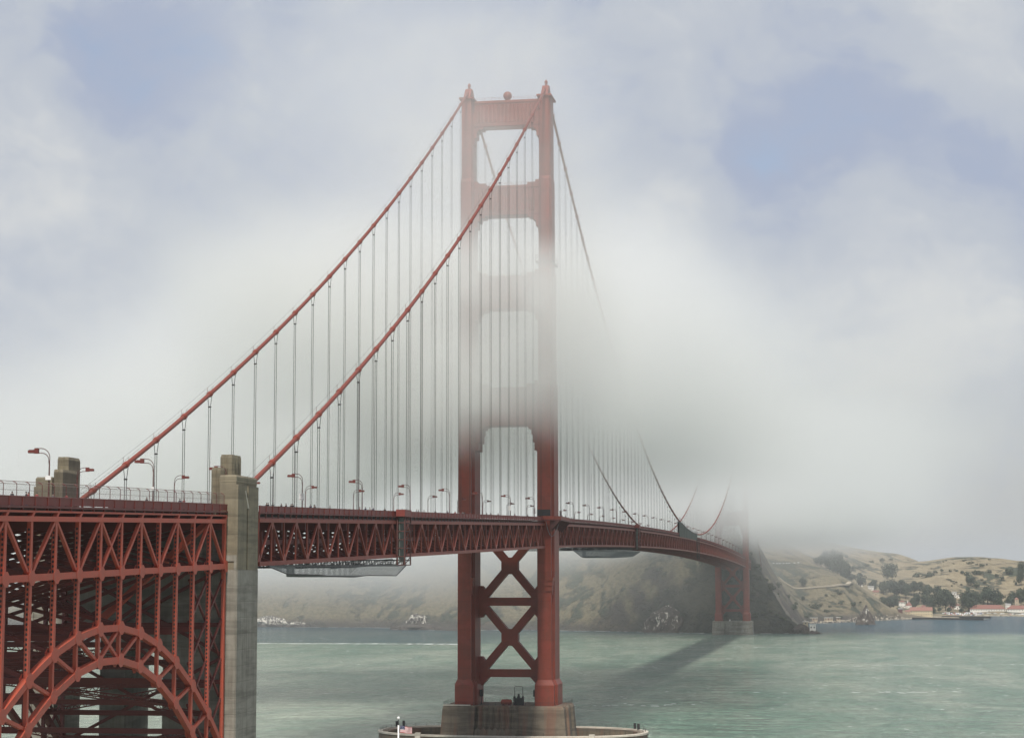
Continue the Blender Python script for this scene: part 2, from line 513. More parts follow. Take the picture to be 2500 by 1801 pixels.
def terrain():
    xs = np.concatenate([np.arange(-1150, -130, 6.0), np.arange(-130, 130, 3.0), np.arange(130, 860, 6.0)])
    ys = np.concatenate([np.arange(1292, 1560, 3.5), np.arange(1560, 3800, 6.5)])
    X, Y = np.meshgrid(xs, ys)
    Z = height(X, Y)
    nx, ny = len(xs), len(ys)
    verts = np.stack([X, Y, Z], -1).reshape(-1, 3)
    I = np.arange(nx * ny).reshape(ny, nx)
    q = np.stack([I[:-1, :-1], I[:-1, 1:], I[1:, 1:], I[1:, :-1]], -1).reshape(-1, 4)
    keep = verts[q][:, :, 2].max(1) > -1.5
    q = q[keep]
    me = bpy.data.meshes.new('hills')
    me.from_pydata(verts.tolist(), [], q.tolist())
    me.polygons.foreach_set('use_smooth', [True] * len(me.polygons))
    m, g, b = new_mat('hill_ground')
    ge = g.n('ShaderNodeNewGeometry')
    P = ge.outputs['Position']
    x, y, z = g.xyz(P)
    nz = g.xyz(ge.outputs['Normal'])[2]
    n1 = g.noise(P, 0.012, 6.0, 0.6, 0.6).outputs['Fac']
    n2 = g.noise(P, 0.05, 6.0, 0.65, 0.3).outputs['Fac']
    n3 = g.noise(P, 0.22, 4.0, 0.65).outputs['Fac']
    grass = g.mix(g.smooth(n2, 0.35, 0.65), (0.29, 0.235, 0.145), (0.20, 0.16, 0.095))
    olive = g.mix(g.smooth(n3, 0.35, 0.65), (0.130, 0.115, 0.066), (0.225, 0.180, 0.108))
    scrub = g.mix(g.smooth(n3, 0.35, 0.7), (0.035, 0.045, 0.028), (0.075, 0.080, 0.045))
    east = g.smooth(g.add(g.mul(x, 0.5), g.mul(y, 0.5)), 1010.0, 1230.0)
    soil = g.mix(east, olive, grass)
    s = g.add(g.mul(n1, 0.55), g.mul(n2, 0.45))
    sc = g.smooth(s, g.add(0.50, g.mul(east, 0.015)), g.add(0.57, g.mul(east, 0.005)))
    c = g.mix(sc, soil, scrub)
    rock = g.mix(n3, (0.03, 0.03, 0.028), (0.11, 0.085, 0.065))
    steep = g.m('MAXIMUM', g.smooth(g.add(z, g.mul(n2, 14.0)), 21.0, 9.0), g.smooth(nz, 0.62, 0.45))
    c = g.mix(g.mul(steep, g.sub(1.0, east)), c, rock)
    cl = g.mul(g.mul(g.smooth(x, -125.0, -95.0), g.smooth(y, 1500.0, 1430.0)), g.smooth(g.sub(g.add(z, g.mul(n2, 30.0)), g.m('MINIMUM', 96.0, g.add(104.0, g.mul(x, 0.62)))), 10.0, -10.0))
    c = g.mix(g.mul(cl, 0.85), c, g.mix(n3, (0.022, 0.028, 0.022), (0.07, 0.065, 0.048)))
    beach = g.smooth(g.add(z, g.mul(n3, 3.0)), 4.5, 2.0)
    c = g.mix(g.mul(beach, east), c, (0.42, 0.37, 0.28))
    g.nt.links.new(c, b.inputs['Base Color'])
    b.inputs['Roughness'].default_value = 0.95
    bp = g.n('ShaderNodeBump')
    bp.inputs['Strength'].default_value = 0.9
    bp.inputs['Distance'].default_value = 4.0
    g.nt.links.new(g.add(n3, g.mul(sc, 0.8)), bp.inputs['Height'])
    g.nt.links.new(bp.outputs[0], b.inputs['Normal'])
    me.materials.append(m)
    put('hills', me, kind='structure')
terrain()


# ------------------------------------------------------------------ water
def water():
    mb = MB()
    R = 16000
    mb.poly([(-R, -R + 8000, 0), (R, -R + 8000, 0), (R, R + 4000, 0), (-R, R + 4000, 0)])
    m, g, b = new_mat('sea_water')
    ge = g.n('ShaderNodeNewGeometry')
    P = ge.outputs['Position']
    x, y, z = g.xyz(P)
    a = g.noise(g.vec('MULTIPLY', P, (0.004, 0.0016, 1.0)), 1.0, 4.0, 0.6, 0.4).outputs['Fac']
    # the tide line: silty green water in the strait, clear blue water in the cove and along the far shore
    far = g.smooth(g.add(y, g.mul(g.sub(a, 0.5), 130.0)), 1190.0, 1420.0)
    wst = g.smooth(g.add(y, g.mul(g.sub(a, 0.5), 40.0)), 968.0, 1010.0)
    wx = g.smooth(x, -120.0, -260.0)
    far = g.m('MAXIMUM', far, g.mul(g.mul(wst, wx), 0.75))
    st_ = g.noise(g.vec('MULTIPLY', P, (0.03, 0.012, 1.0)), 1.0, 5.0, 0.65, 0.6).outputs['Fac']
    silt = g.mix(g.smooth(g.add(g.mul(a, 0.55), g.mul(st_, 0.45)), 0.38, 0.62), (0.15, 0.255, 0.195), (0.36, 0.415, 0.335))
    c = g.mix(far, silt, (0.018, 0.080, 0.115))
    ch = g.noise(g.vec('MULTIPLY', P, (0.24, 0.13, 1.0)), 1.0, 4.0, 0.7, 0.6).outputs['Fac']  # light and shade of the wave chop, with some foam, put into the colour
    sc_ = g.n('ShaderNodeVectorMath', operation='SCALE')
    g.nt.links.new(c, sc_.inputs[0]); g.nt.links.new(g.smooth(ch, 0.36, 0.64, 0.80, 1.18), sc_.inputs['Scale'])
    c = sc_.outputs[0]
    g.nt.links.new(c, b.inputs['Base Color'])
    b.inputs['Roughness'].default_value = 0.14
    b.inputs['IOR'].default_value = 1.33
    b.inputs['Specular IOR Level'].default_value = 0.5
    w1 = g.noise(g.vec('MULTIPLY', P, (0.13, 0.22, 1.0)), 1.0, 6.0, 0.68, 0.6).outputs['Fac']
    w2 = g.noise(g.vec('MULTIPLY', P, (0.02, 0.05, 1.0)), 1.0, 4.0, 0.6, 0.5).outputs['Fac']
    bp = g.n('ShaderNodeBump')
    w3 = g.noise(g.vec('MULTIPLY', P, (0.05, 0.11, 1.0)), 1.0, 4.0, 0.6, 0.8).outputs['Fac']
    bp.inputs['Strength'].default_value = 1.0
    bp.inputs['Distance'].default_value = 4.5
    g.nt.links.new(g.add(g.add(w1, g.mul(w2, 4.0)), g.mul(w3, 2.6)), bp.inputs['Height'])
    g.nt.links.new(bp.outputs[0], b.inputs['Normal'])
    mb.build('water', m, kind='structure')
    foam = simple('foam', (0.80, 0.82, 0.80), 0.8)
    # long foam line on the tide front
    mb = MB()
    r = random.Random(3)
    X = -640.0
    while X < -228:
        L = r.uniform(5, 16)
        yy = 975 + (X + 370) * 0.02 + r.uniform(-2.5, 2.5)
        w = r.uniform(4.0, 9.0) * (1.0 if X > -330 else 0.7)
        pts = [(X + L * t, yy + r.uniform(-1, 1) + (w if s else -w) * math.sin(math.pi * (0.15 + 0.7 * t)), 0.03) for s, ts in ((0, (0, .33, .66, 1)), (1, (1, .66, .33, 0))) for t in ts]
        mb.poly(pts)
        X += L * r.uniform(0.5, 0.85)
    tag(mb.build('foam_line', foam), 'long white foam line crossing the strait behind the near tower', 'foam', kind='stuff')
    mb = MB()
    for k in range(520):
        yy = 30 + 1230 * r.random() ** 1.3
        xx = 115 + (yy + 650) * r.uniform(-0.40, 0.10)
        if abs(xx) < 60 and abs(yy) < 40: continue
        s = r.uniform(0.12, 0.42) * (0.6 + yy / 1100)
        L = s * r.uniform(1.5, 4)
        mb.poly([(xx + L * math.cos(t) + r.uniform(-.2, .2), yy + s * 1.6 * math.sin(t), 0.05) for t in (0, .9, 1.8, 2.7, 3.6, 4.5, 5.4)])
    for a0, b0 in (((60, 300), (190, 330)), ((-40, 190), (60, 215)), ((90, 600), (230, 640)), ((-90, 900), (120, 930))):
        for k in range(20):
            t = r.random()
            xx, yy = a0[0] + (b0[0] - a0[0]) * t, a0[1] + (b0[1] - a0[1]) * t + r.gauss(0, 5)
            L = r.uniform(0.6, 2.4)
            mb.poly([(xx + L * math.cos(q), yy + 0.8 * math.sin(q), 0.045) for q in (0, .9, 1.8, 2.7, 3.6, 4.5, 5.4)])
    tag(mb.build('whitecaps', foam), 'scattered small whitecaps on the green strait water', 'foam', kind='stuff')
    mb = MB()
    # surf along the far shore
    for (ax, ay), (bx, by) in zip(SHORE[2:16], SHORE[3:17]):
        L = math.hypot(bx - ax, by - ay)
        k = 0.0
        while k < L:
            t = k / L
            xx, yy = ax + (bx - ax) * t, ay + (by - ay) * t - r.uniform(2, 5)
            if r.random() < 0.55:
                l = r.uniform(2, 9)
                mb.poly([(xx + l * math.cos(q), yy + r.uniform(1.0, 3.0) * math.sin(q), 0.06) for q in (0, .9, 1.8, 2.7, 3.6, 4.5, 5.4)])
            k += r.uniform(3, 9)
    tag(mb.build('surf', foam), 'thin broken white surf along the foot of the headland', 'foam', kind='stuff')
water()


# ------------------------------------------------------------------ bridge profile
XC = 13.72                                    # cables and trusses stand at x = +-13.72
def rail(y):
    """Height of the sidewalk railing's top."""
    if y < 0: return 76.5 + 0.0248 * y
    if y > 1280: return 76.5 - 0.0248 * (y - 1280)
    return 83.1 - 6.6 * ((y - 640) / 640.0) ** 2
def cable_z(y):
    if y > 1280: y = 1280 - y
    if y >= 0:
        return 84.9 + (226.6 - 84.9) * ((y - 640) / 640.0) ** 2
    t = -y / 343.0
    return 226.588 + (68.21 - 226.588) * t - 4 * 10.208 * t * (1 - t)


# ------------------------------------------------------------------ piers
def fluted(x0, x1, y, n, depth):
    pts = []
    for k in range(n):
        a = x0 + (x1 - x0) * k / n
        b = x0 + (x1 - x0) * (k + 1) / n
        pts += [(a, y), ((a + b) / 2, y - depth)]
    return pts + [(x1, y)]

def pier_plan(s=1.0):
    """Half of the plan mirrored: big end blocks under the legs, fluted middle set back."""
    f = [(-21.4, -7.5), (-20.6, -7.5), (-20.6, -11.6), (-9.6, -11.6), (-9.6, -9.8)] + fluted(-9.4, 4.6, -9.8, 7, 0.95) + [(4.8, -9.8), (6.6, -10.6), (9.6, -11.6), (20.6, -11.6), (20.6, -7.5), (21.4, -7.5)]
    side = [(21.4, -3.4), (20.7, -2.6), (20.7, 2.6), (21.4, 3.4), (21.4, 7.5)]
    back = [(20.6, 7.5), (20.6, 11.6), (-20.6, 11.6), (-20.6, 7.5), (-21.4, 7.5), (-21.4, 3.4), (-20.7, 2.6), (-20.7, -2.6), (-21.4, -3.4)]
    return [(x * s, y * s) for x, y in f + side + back]

def south_pier():
    p = thing('bridge_pier', (0, 0, 0), 'stained brown concrete pier with fluted middle carrying the near tower', 'pier')
    mb = MB()
    zs = [(-2, 1.045), (1.6, 1.04), (12.4, 1.0), (13.1, 0.985), (13.4, 0.965)]
    mb.loft([[(x, y, z) for x, y in pier_plan(s)] for z, s in zs])
    mb.build('pier_body', M['conc_pier'], p)
    # low chevron-topped blocks along the foot of the flutes
    for k in range(7):
        a = -9.6 + 2.02 * k
        mb = MB()
        mb.prism_y([(a + .06, 0), (a + 1.96, 0), (a + 1.96, 5.4), (a + 1.01, 6.3), (a + .06, 5.4)], -12.3, -10.7)
        mb.build('foot_block', M['conc_pier'], p)
    mb = MB(); mb.box(-20.4, -11.2, -11.5, -10.6, 13.4, 13.75)
    mb.build('pale_kerb', M['conc_cap'], p)
    return p
south_pier()

def fender():
    p = thing('pier_fender', (0, 0, 0), 'oval concrete fender wall with pale coping ringing the near pier in the water', 'fender wall')
    N = 96
    def ring(a, b, z):
        out = []
        for k in range(N):
            t = 2 * math.pi * k / N
            c, s = math.cos(t), math.sin(t)
            e = 2 / 2.35
            out.append((1.2 + a * math.copysign(abs(c) ** e, c), b * math.copysign(abs(s) ** e, s), z))
        return out
    mb = MB()
    O0, O1, O2 = ring(45.9, 24.2, -3), ring(45.8, 24.0, 4.0), ring(45.3, 23.5, 4.05)
    I2, I0 = ring(42.6, 20.9, 4.05), ring(42.6, 20.9, -3)
    rings = [O0, O1, O2, I2, I0]
    V = [q for r in rings for q in r]
    F = [(i * N + k, i * N + (k + 1) % N, (i + 1) * N + (k + 1) % N, (i + 1) * N + k) for i in range(4) for k in range(N)]
    mb.add(V, F)
    mb.build('wall', M['conc_pier'], p)
    mb = MB()
    rings = [ring(46.1, 24.3, 3.95), ring(46.1, 24.3, 4.5), ring(45.9, 24.1, 4.56), ring(44.6, 22.9, 4.56), ring(44.5, 22.8, 4.06)]
    V = [q for r in rings for q in r]
    mb.add(V, F)
    mb.build('coping', M['conc_cap'], p)
    R1 = ring(45.2, 23.5, 4.56)
    for k in range(N // 2):
        q = R1[(k * 2) % N]
        if q[1] < -14 and k % 2: continue
        mb = MB(); mb.beam(q, (q[0], q[1], 5.65), .1, .1)
        mb.build('railing_post', M['dark'], p)
    mb = MB()
    for zz in (5.1, 5.6):
        back = [(x, y, zz) for x, y, _ in R1 if y > -6]
        back.sort(key=lambda q: math.atan2(q[1], q[0] - 1.2) % (2 * math.pi) if math.atan2(q[1], q[0] - 1.2) > -0.6 else math.atan2(q[1], q[0] - 1.2))
        mb.tube(back, .03, 4)
    mb.build('rail_wire', M['dark'], p)
    for x, y in ((-39.5, 12.5), (-41.5, 10.5), (41.5, 12.5), (43, 10.3)):
        mb = MB(); mb.tube([(x, y, 4.5), (x, y, 6.4), (x, y, 6.5)], [.45, .45, .6], 10)
        mb.build('mooring_bollard', M['dark'], p)
    for x in (-27.0, 31.0):
        b = 24.25 * (1 - abs((x - 1.2) / 46.1) ** 2.35) ** (1 / 2.35)
        mb = MB(); mb.box(x - .9, x + .9, -b - .5, -b + .9, 3.2, 5.1)
        mb.build('ladder_box', M['conc_cap'], p)
fender()


# ------------------------------------------------------------------ towers
def plus(cx, w, d, e, d2, cy=0.0):
    """Leg section: a deep block (half w x half d) with shallower ears (e out, half d2)."""
    a = w + e
    p = [(-w, -d), (w, -d), (w, -d2 - .9), (w + e * .55, -d2 - .9), (w + e * .55, -d2), (a, -d2), (a, d2), (w + e * .55, d2), (w + e * .55, d2 + .9), (w, d2 + .9), (w, d), (-w, d),
         (-w, d2 + .9), (-w - e * .55, d2 + .9), (-w - e * .55, d2), (-a, d2), (-a, -d2), (-w - e * .55, -d2), (-w - e * .55, -d2 - .9), (-w, -d2 - .9)]
    return [(cx + x, cy + y) for x, y in p]

LEG = [  # z, half width, half depth, ear, ear half depth
    (13.4, 3.15, 8.9, .75, 5.6), (20.2, 3.15, 8.9, .75, 5.6), (21.9, 2.3, 8.2, .7, 5.2),
    (66.0, 2.25, 8.2, .7, 5.2), (121.2, 2.2, 8.0, .6, 4.9), (122.6, 2.02, 7.0, .5, 4.4),
    (160.6, 2.0, 7.0, .5, 4.4), (161.8, 1.86, 6.0, .42, 3.8), (193.0, 1.84, 6.0, .42, 3.8), (194.2, 1.68, 5.0, .36, 3.2), (222.3, 1.66, 5.0, .36, 3.2)]

def build_tower():
    T = thing('bridge_tower', (0, 0, 13.4), 'tall orange-red art deco suspension tower standing in the near pier, its middle lost in fog', 'bridge tower')
    for s in (-1, 1):
        cx = s * XC
        mb = MB()
        mb.loft([[(x, y, z) for x, y in plus(cx, w, d, e, d2)] for z, w, d, e, d2 in LEG[1:]])
        leg = mb.build('leg', M['red_tower'], T)
        mb = MB()
        mb.loft([[(x, y, z) for x, y in plus(cx, w, d, e, d2)] for z, w, d, e, d2 in ((13.4, 3.15, 8.9, .75, 5.6), (20.18, 3.15, 8.9, .75, 5.6))])
        mb.build('plinth', M['red_tower'], leg)
        # plate joints: shallow horizontal bands every 10.5 m up the leg
        z = 31.0
        while z < 218:
            if abs(z - 70) > 8:
                i = max(k for k in range(len(LEG)) if LEG[k][0] <= z)
                t = (z - LEG[i][0]) / (LEG[i + 1][0] - LEG[i][0])
                w, d, e, d2 = [LEG[i][q] + (LEG[i + 1][q] - LEG[i][q]) * t for q in (1, 2, 3, 4)]
                mb = MB()
                mb.prism_z(plus(cx, w + .05, d + .05, e, d2 + .05), z, z + .28)
                mb.build('joint_band', M['red_tower'], leg)
            z += 10.5
        # corbel on the inner front edge below the deck
        mb = MB()
        for k, (z0, z1, o) in enumerate(((54.9, 56.0, .75), (53.2, 54.9, .55), (51.4, 53.2, .35))):
            mb.box(cx + .35, cx + 2.28 + o, -8.2 - o, -6.2, z0, z1)
        mb.box(cx + .9, cx + 2.6, -8.0, -6.4, 50.2, 51.4)
        mb.build('corbel', M['red_tower'], leg)
        # saddle housing and beacon
        mb = MB()
        mb.prism_x([(-5.4, 222.3), (5.4, 222.3), (4.4, 223.3), (1.2, 226.9), (-1.2, 226.9), (-4.4, 223.3)], cx - 1.15, cx + 1.15)
        mb.box(cx - 2.6, cx + 2.6, -5.6, 5.6, 222.3, 222.9)
        mb.build('saddle_housing', M['red_tower'], leg)
        mb = MB()
        mb.tube([(cx, 0, 227.1), (cx, 0, 227.9), (cx, 0, 228.0), (cx, 0, 228.7), (cx, 0, 229.0), (cx, 0, 229.4)], [.5, .38, .55, .55, .2, .08], 10)
        mb.build('beacon', M['red_tower'], leg)
    # portal struts above the roadway: stepped openings, vertical ribs on both faces
    def strut(z0, z1, hd, steps, top_steps, xin, ribs=True):
        pr = [(-xin - .3, z1)]
        for x, z in top_steps: pr += [(-x, z1 + z)]
        pr += [(x, z1 + z) for x, z in reversed(top_steps)] + [(xin + .3, z1)]
        lo = []
        for x, z in steps: lo.append((x, z))
        right = []
        px = xin + .3
        for x, z in steps:              # from leg inwards, rising
            right += [(px, z), (x, z)]
            px = x
        right += [(px, z0)]
        left = [(-x, z) for x, z in reversed(right)]
        mb = MB()
        mb.prism_y(pr + right + left, -hd, hd)
        st = mb.build('portal_strut', M['red_tower'], T)
        for zz, hh in ((z0 + .35, .5), (z1 - .9, .5)):
            mb = MB(); mb.box(-xin + .1, xin - .1, -hd - .28, hd + .28, zz, zz + hh)
            mb.build('ledge', M['red_tower'], st)
        if ribs:
            n = 15
            w = 2 * (xin - 1.2) / n
            mb = MB(); mb.prism_z([(-w * .34, 0), (w * .34, 0), (0, -.42)], z0 + 1.6, z1 - 1.6)
            me = mb.mesh('strut_rib', M['red_tower'], (0, 0, 0))
            for k in range(n):
                put('rib', me, st, (-xin + 1.2 + w * (k + .5), -hd - 0.002, -13.4))
        return st
    strut(212.6, 222.0, 2.6, [(11.4, 206.6), (10.6, 209.0), (9.9, 211.2), (8.3, 212.0)], [], XC - 1.7 - .36)
    strut(181.0, 191.6, 3.0, [(11.2, 174.8), (10.4, 177.0), (9.4, 179.2), (7.6, 180.4)], [(11.2, 1.7), (10.2, 1.7), (10.2, .9), (7.4, .9), (7.4, 0)], XC - 1.9 - .42)
    strut(148.2, 159.8, 3.4, [(11.0, 141.6), (10.2, 144.4), (9.2, 146.6), (7.2, 147.6)], [(11.0, 2.0), (10.0, 2.0), (10.0, 1.0), (7.2, 1.0), (7.2, 0)], XC - 2.05 - .5)
    strut(107.8, 121.0, 3.8, [(10.9, 93.2), (9.75, 99.2), (9.1, 102.0), (8.7, 104.6), (7.7, 106.6), (6.8, 107.4)], [(10.8, 2.2), (9.8, 2.2), (9.8, 1.1), (7.0, 1.1), (7.0, 0)], XC - 2.25 - .6, ribs=False)
    # bracing below the deck
    BY = 3.4
    def horiz(z0, z1):
        mb = MB(); mb.box(-11.2, 11.2, BY - 1.55, BY + 1.55, z0, z1)
        return mb.build('cross_strut', M['red_tower'], T)
    horiz(46.4, 49.2); h0 = horiz(22.3, 24.9)
    for s in (-1, 1):
        mb = MB(); mb.prism_y([(s * 7.0, 22.35), (s * 10.6, 22.35), (s * 10.6, 18.4)], BY - 1.5, BY + 1.5)
        mb.build('haunch', M['red_tower'], h0)
    for zc in (35.7, 60.0):
        k = 1.165
        for s in (-1, 1):
            mb = MB(); mb.beam((-11.2, BY, zc - s * 11.2 * k), (11.2, BY, zc + s * 11.2 * k), 2.9 - .006 * (s > 0), 2.55, (0, 0, 1))
            br = mb.build('cross_brace', M['red_tower'], T)
        mb = MB()
        mb.prism_y([(-2.9, zc - 1.2), (-1.0, zc - 2.85), (1.0, zc - 2.85), (2.9, zc - 1.2), (2.9, zc + 1.2), (1.0, zc + 2.85), (-1.0, zc + 2.85), (-2.9, zc + 1.2)], BY - 1.52, BY + 1.52)
        mb.build('gusset', M['red_tower'], br)
    for z0, z1 in ((44.6, 51.0), (20.9, 27.0)):
        for s in (-1, 1):
            mb = MB()
            mb.prism_y([(s * 11.1, z0 - 2.2), (s * 9.6, z0 - 2.2), (s * 7.4, z0 + .6), (s * 7.4, z1 - .6), (s * 9.6, z1 + 2.2), (s * 11.1, z1 + 2.2)] if z0 > 30 else
                        [(s * 11.1, z0), (s * 9.2, z0), (s * 7.4, z0 + 2.0), (s * 7.4, z1 - .6), (s * 9.6, z1 + 2.2), (s * 11.1, z1 + 2.2)], BY - 1.58, BY + 1.58)
            mb.build('corner_plate', M['red_tower'], T)
    # round fog beacon on the top strut
    mb = MB()
    mb.tube([(0, 0, 222), (0, 0, 222.7)], .7, 10)
    R = 1.55
    mb.tube([(0, 0, 224.1 - R * math.cos(math.pi * t / 10)) for t in range(11)], [max(.02, R * math.sin(math.pi * t / 10)) for t in range(11)], 16)
    mb.build('top_sphere', M['red_tower'], T)
    # railings on the strut tops
    mb = MB()
    for zt, hx in ((222.0, 10.5), (191.6, 7.2), (159.8, 7.0)):
        for y in (-2.4, 2.4):
            for zz in (.6, 1.1):
                mb.beam((-hx, y, zt + zz), (hx, y, zt + zz), .05, .05)
            for k in range(9):
                x = -hx + 2 * hx * k / 8
                mb.beam((x, y, zt), (x, y, zt + 1.1), .06, .06)
    mb.build('maintenance_rail', M['red_tower'], T)
    return T
TOWER = build_tower()
# a work platform hangs round one leg high up
mb = MB()
for s in (-1, 1):
    mb.box(XC - 2.9, XC + 2.9, s * 6.3 - .5, s * 6.3 + .5, 163.8, 164.0)
    mb.box(XC + s * 2.7 - .35, XC + s * 2.7 + .35, -6, 6, 163.8, 164.0)
for x in (-2.9, 0, 2.9):
    for y in (-6.8, 6.8):
        mb.beam((XC + x, y, 163.9), (XC + x, y, 166.2), .1, .1)
for zz in (165, 166.1):
    for y in (-6.8, 6.8): mb.beam((XC - 2.9, y, zz), (XC + 2.9, y, zz), .08, .08)
    for x in (-2.9, 2.9): mb.beam((XC + x, -6.8, zz), (XC + x, 6.8, zz), .08, .08)
tag(mb.build('work_platform', M['dark_red']), 'work platform with guard rail hung round the near tower leg above the third strut', 'scaffold')

NT = copy_tree(TOWER, loc=(0, 1280, 13.4))
tag(NT, 'hazy far tower at the headland with its upper part hidden in fog', 'bridge tower')

def north_pier():
    p = thing('bridge_pier', (0, 1280, 0), 'low pale concrete pier at the cliff foot carrying the far tower', 'pier')
    mb = MB()
    mb.box(-9, 9, 1270.6, 1290, -3, 13.4)
    mb.build('web_wall', M['conc_grey'], p)
    for s in (-1, 1):
        mb = MB(); mb.loft([[(s * 14 + x, 1280 + y, z) for x, y in ((-5.6 * k, -12 * k), (5.6 * k, -12 * k), (5.6 * k, 12 * k), (-5.6 * k, 12 * k))] for z, k in ((-3, 1.1), (12.6, 1.0), (13.4, .95))])
        mb.build('leg_block', M['conc_grey'], p)
    mb = MB(); mb.tube([(-2.4, 1269.5, 13.4), (-2.4, 1269.5, 15.0)], .6, 8)
    mb.build('white_marker', M['white'], p)
north_pier()


# ------------------------------------------------------------------ main cables
def main_cable(s):
    side = 'east' if s > 0 else 'west'
    lab = 'near main cable swooping from the tower top down to the tall concrete shaft' if s > 0 else 'far main cable, left of the two, meeting the deck behind the wire fence'
    C = thing('main_cable', (s * XC, 0, 226.6), lab, 'bridge cable', 'main suspension cables')
    x = s * XC
    spans = [('s', np.linspace(-343, 0, 49)), ('m', np.linspace(0, 1280, 141)), ('n', np.linspace(1280, 1623, 40))]
    for nm, ys in spans:
        mb = MB(); mb.tube([(x, y, cable_z(y)) for y in ys], .44, 12)
        mb.build('cable_span', M['red_light'], C, smooth=True)
        mb = MB()
        for o in (-.5, .5):
            mb.tube([(x + o, y, cable_z(y) + 1.35) for y in ys], .022, 4)
        mb.build('hand_rope', M['rope'], C)
    ks = [(-1, k) for k in range(1, 23)] + [(0, k) for k in range(1, 84)] + [(1, k) for k in range(1, 8)]
    for part, k in ks:
        y = {-1: -15.24 * k, 0: 15.24 * k, 1: 1280 + 15.24 * k}[part]
        z = cable_z(y)
        d = Vector((0, .02, cable_z(y + .01) - cable_z(y - .01))).normalized()
        c = Vector((x, y, z))
        mb = MB()
        mb.tube([c - d * .62, c - d * .6, c - d * .2, c + d * .2, c + d * .6, c + d * .62], [.47, .56, .60, .60, .56, .47], 12)
        mb.box(x - .62, x + .62, y - .28, y + .28, z - .25, z + .25)
        if part < 1 and y < 330:
            for o in (-.5, .5):
                mb.beam((x + o, y, z + .4), (x + o, y, z + 1.42), .05, .05)
        band = mb.build('cable_band', M['red'], C)
        zb = rail(y) - 1.2
        if z - zb < 1.5:
            continue
        mb = MB()
        if z - zb > 6:
            for o in (-1, 1):
                mb.beam((x + o * .48, y, z - .1), (x + o * .19, y, z - 2.6), .075, .12)
                mb.beam((x + o * .19, y, z - 2.6), (x + o * .19, y, zb), .075, .12)
            mb.box(x - .30, x + .30, y - .12, y + .12, z - 2.75, z - 2.5)
        else:
            for o in (-1, 1):
                mb.beam((x + o * .3, y, z), (x + o * .19, y, zb), .075, .12)
        mb.build('suspender', M['rope'], C)
    return C
for s in (1, -1):
    main_cable(s)


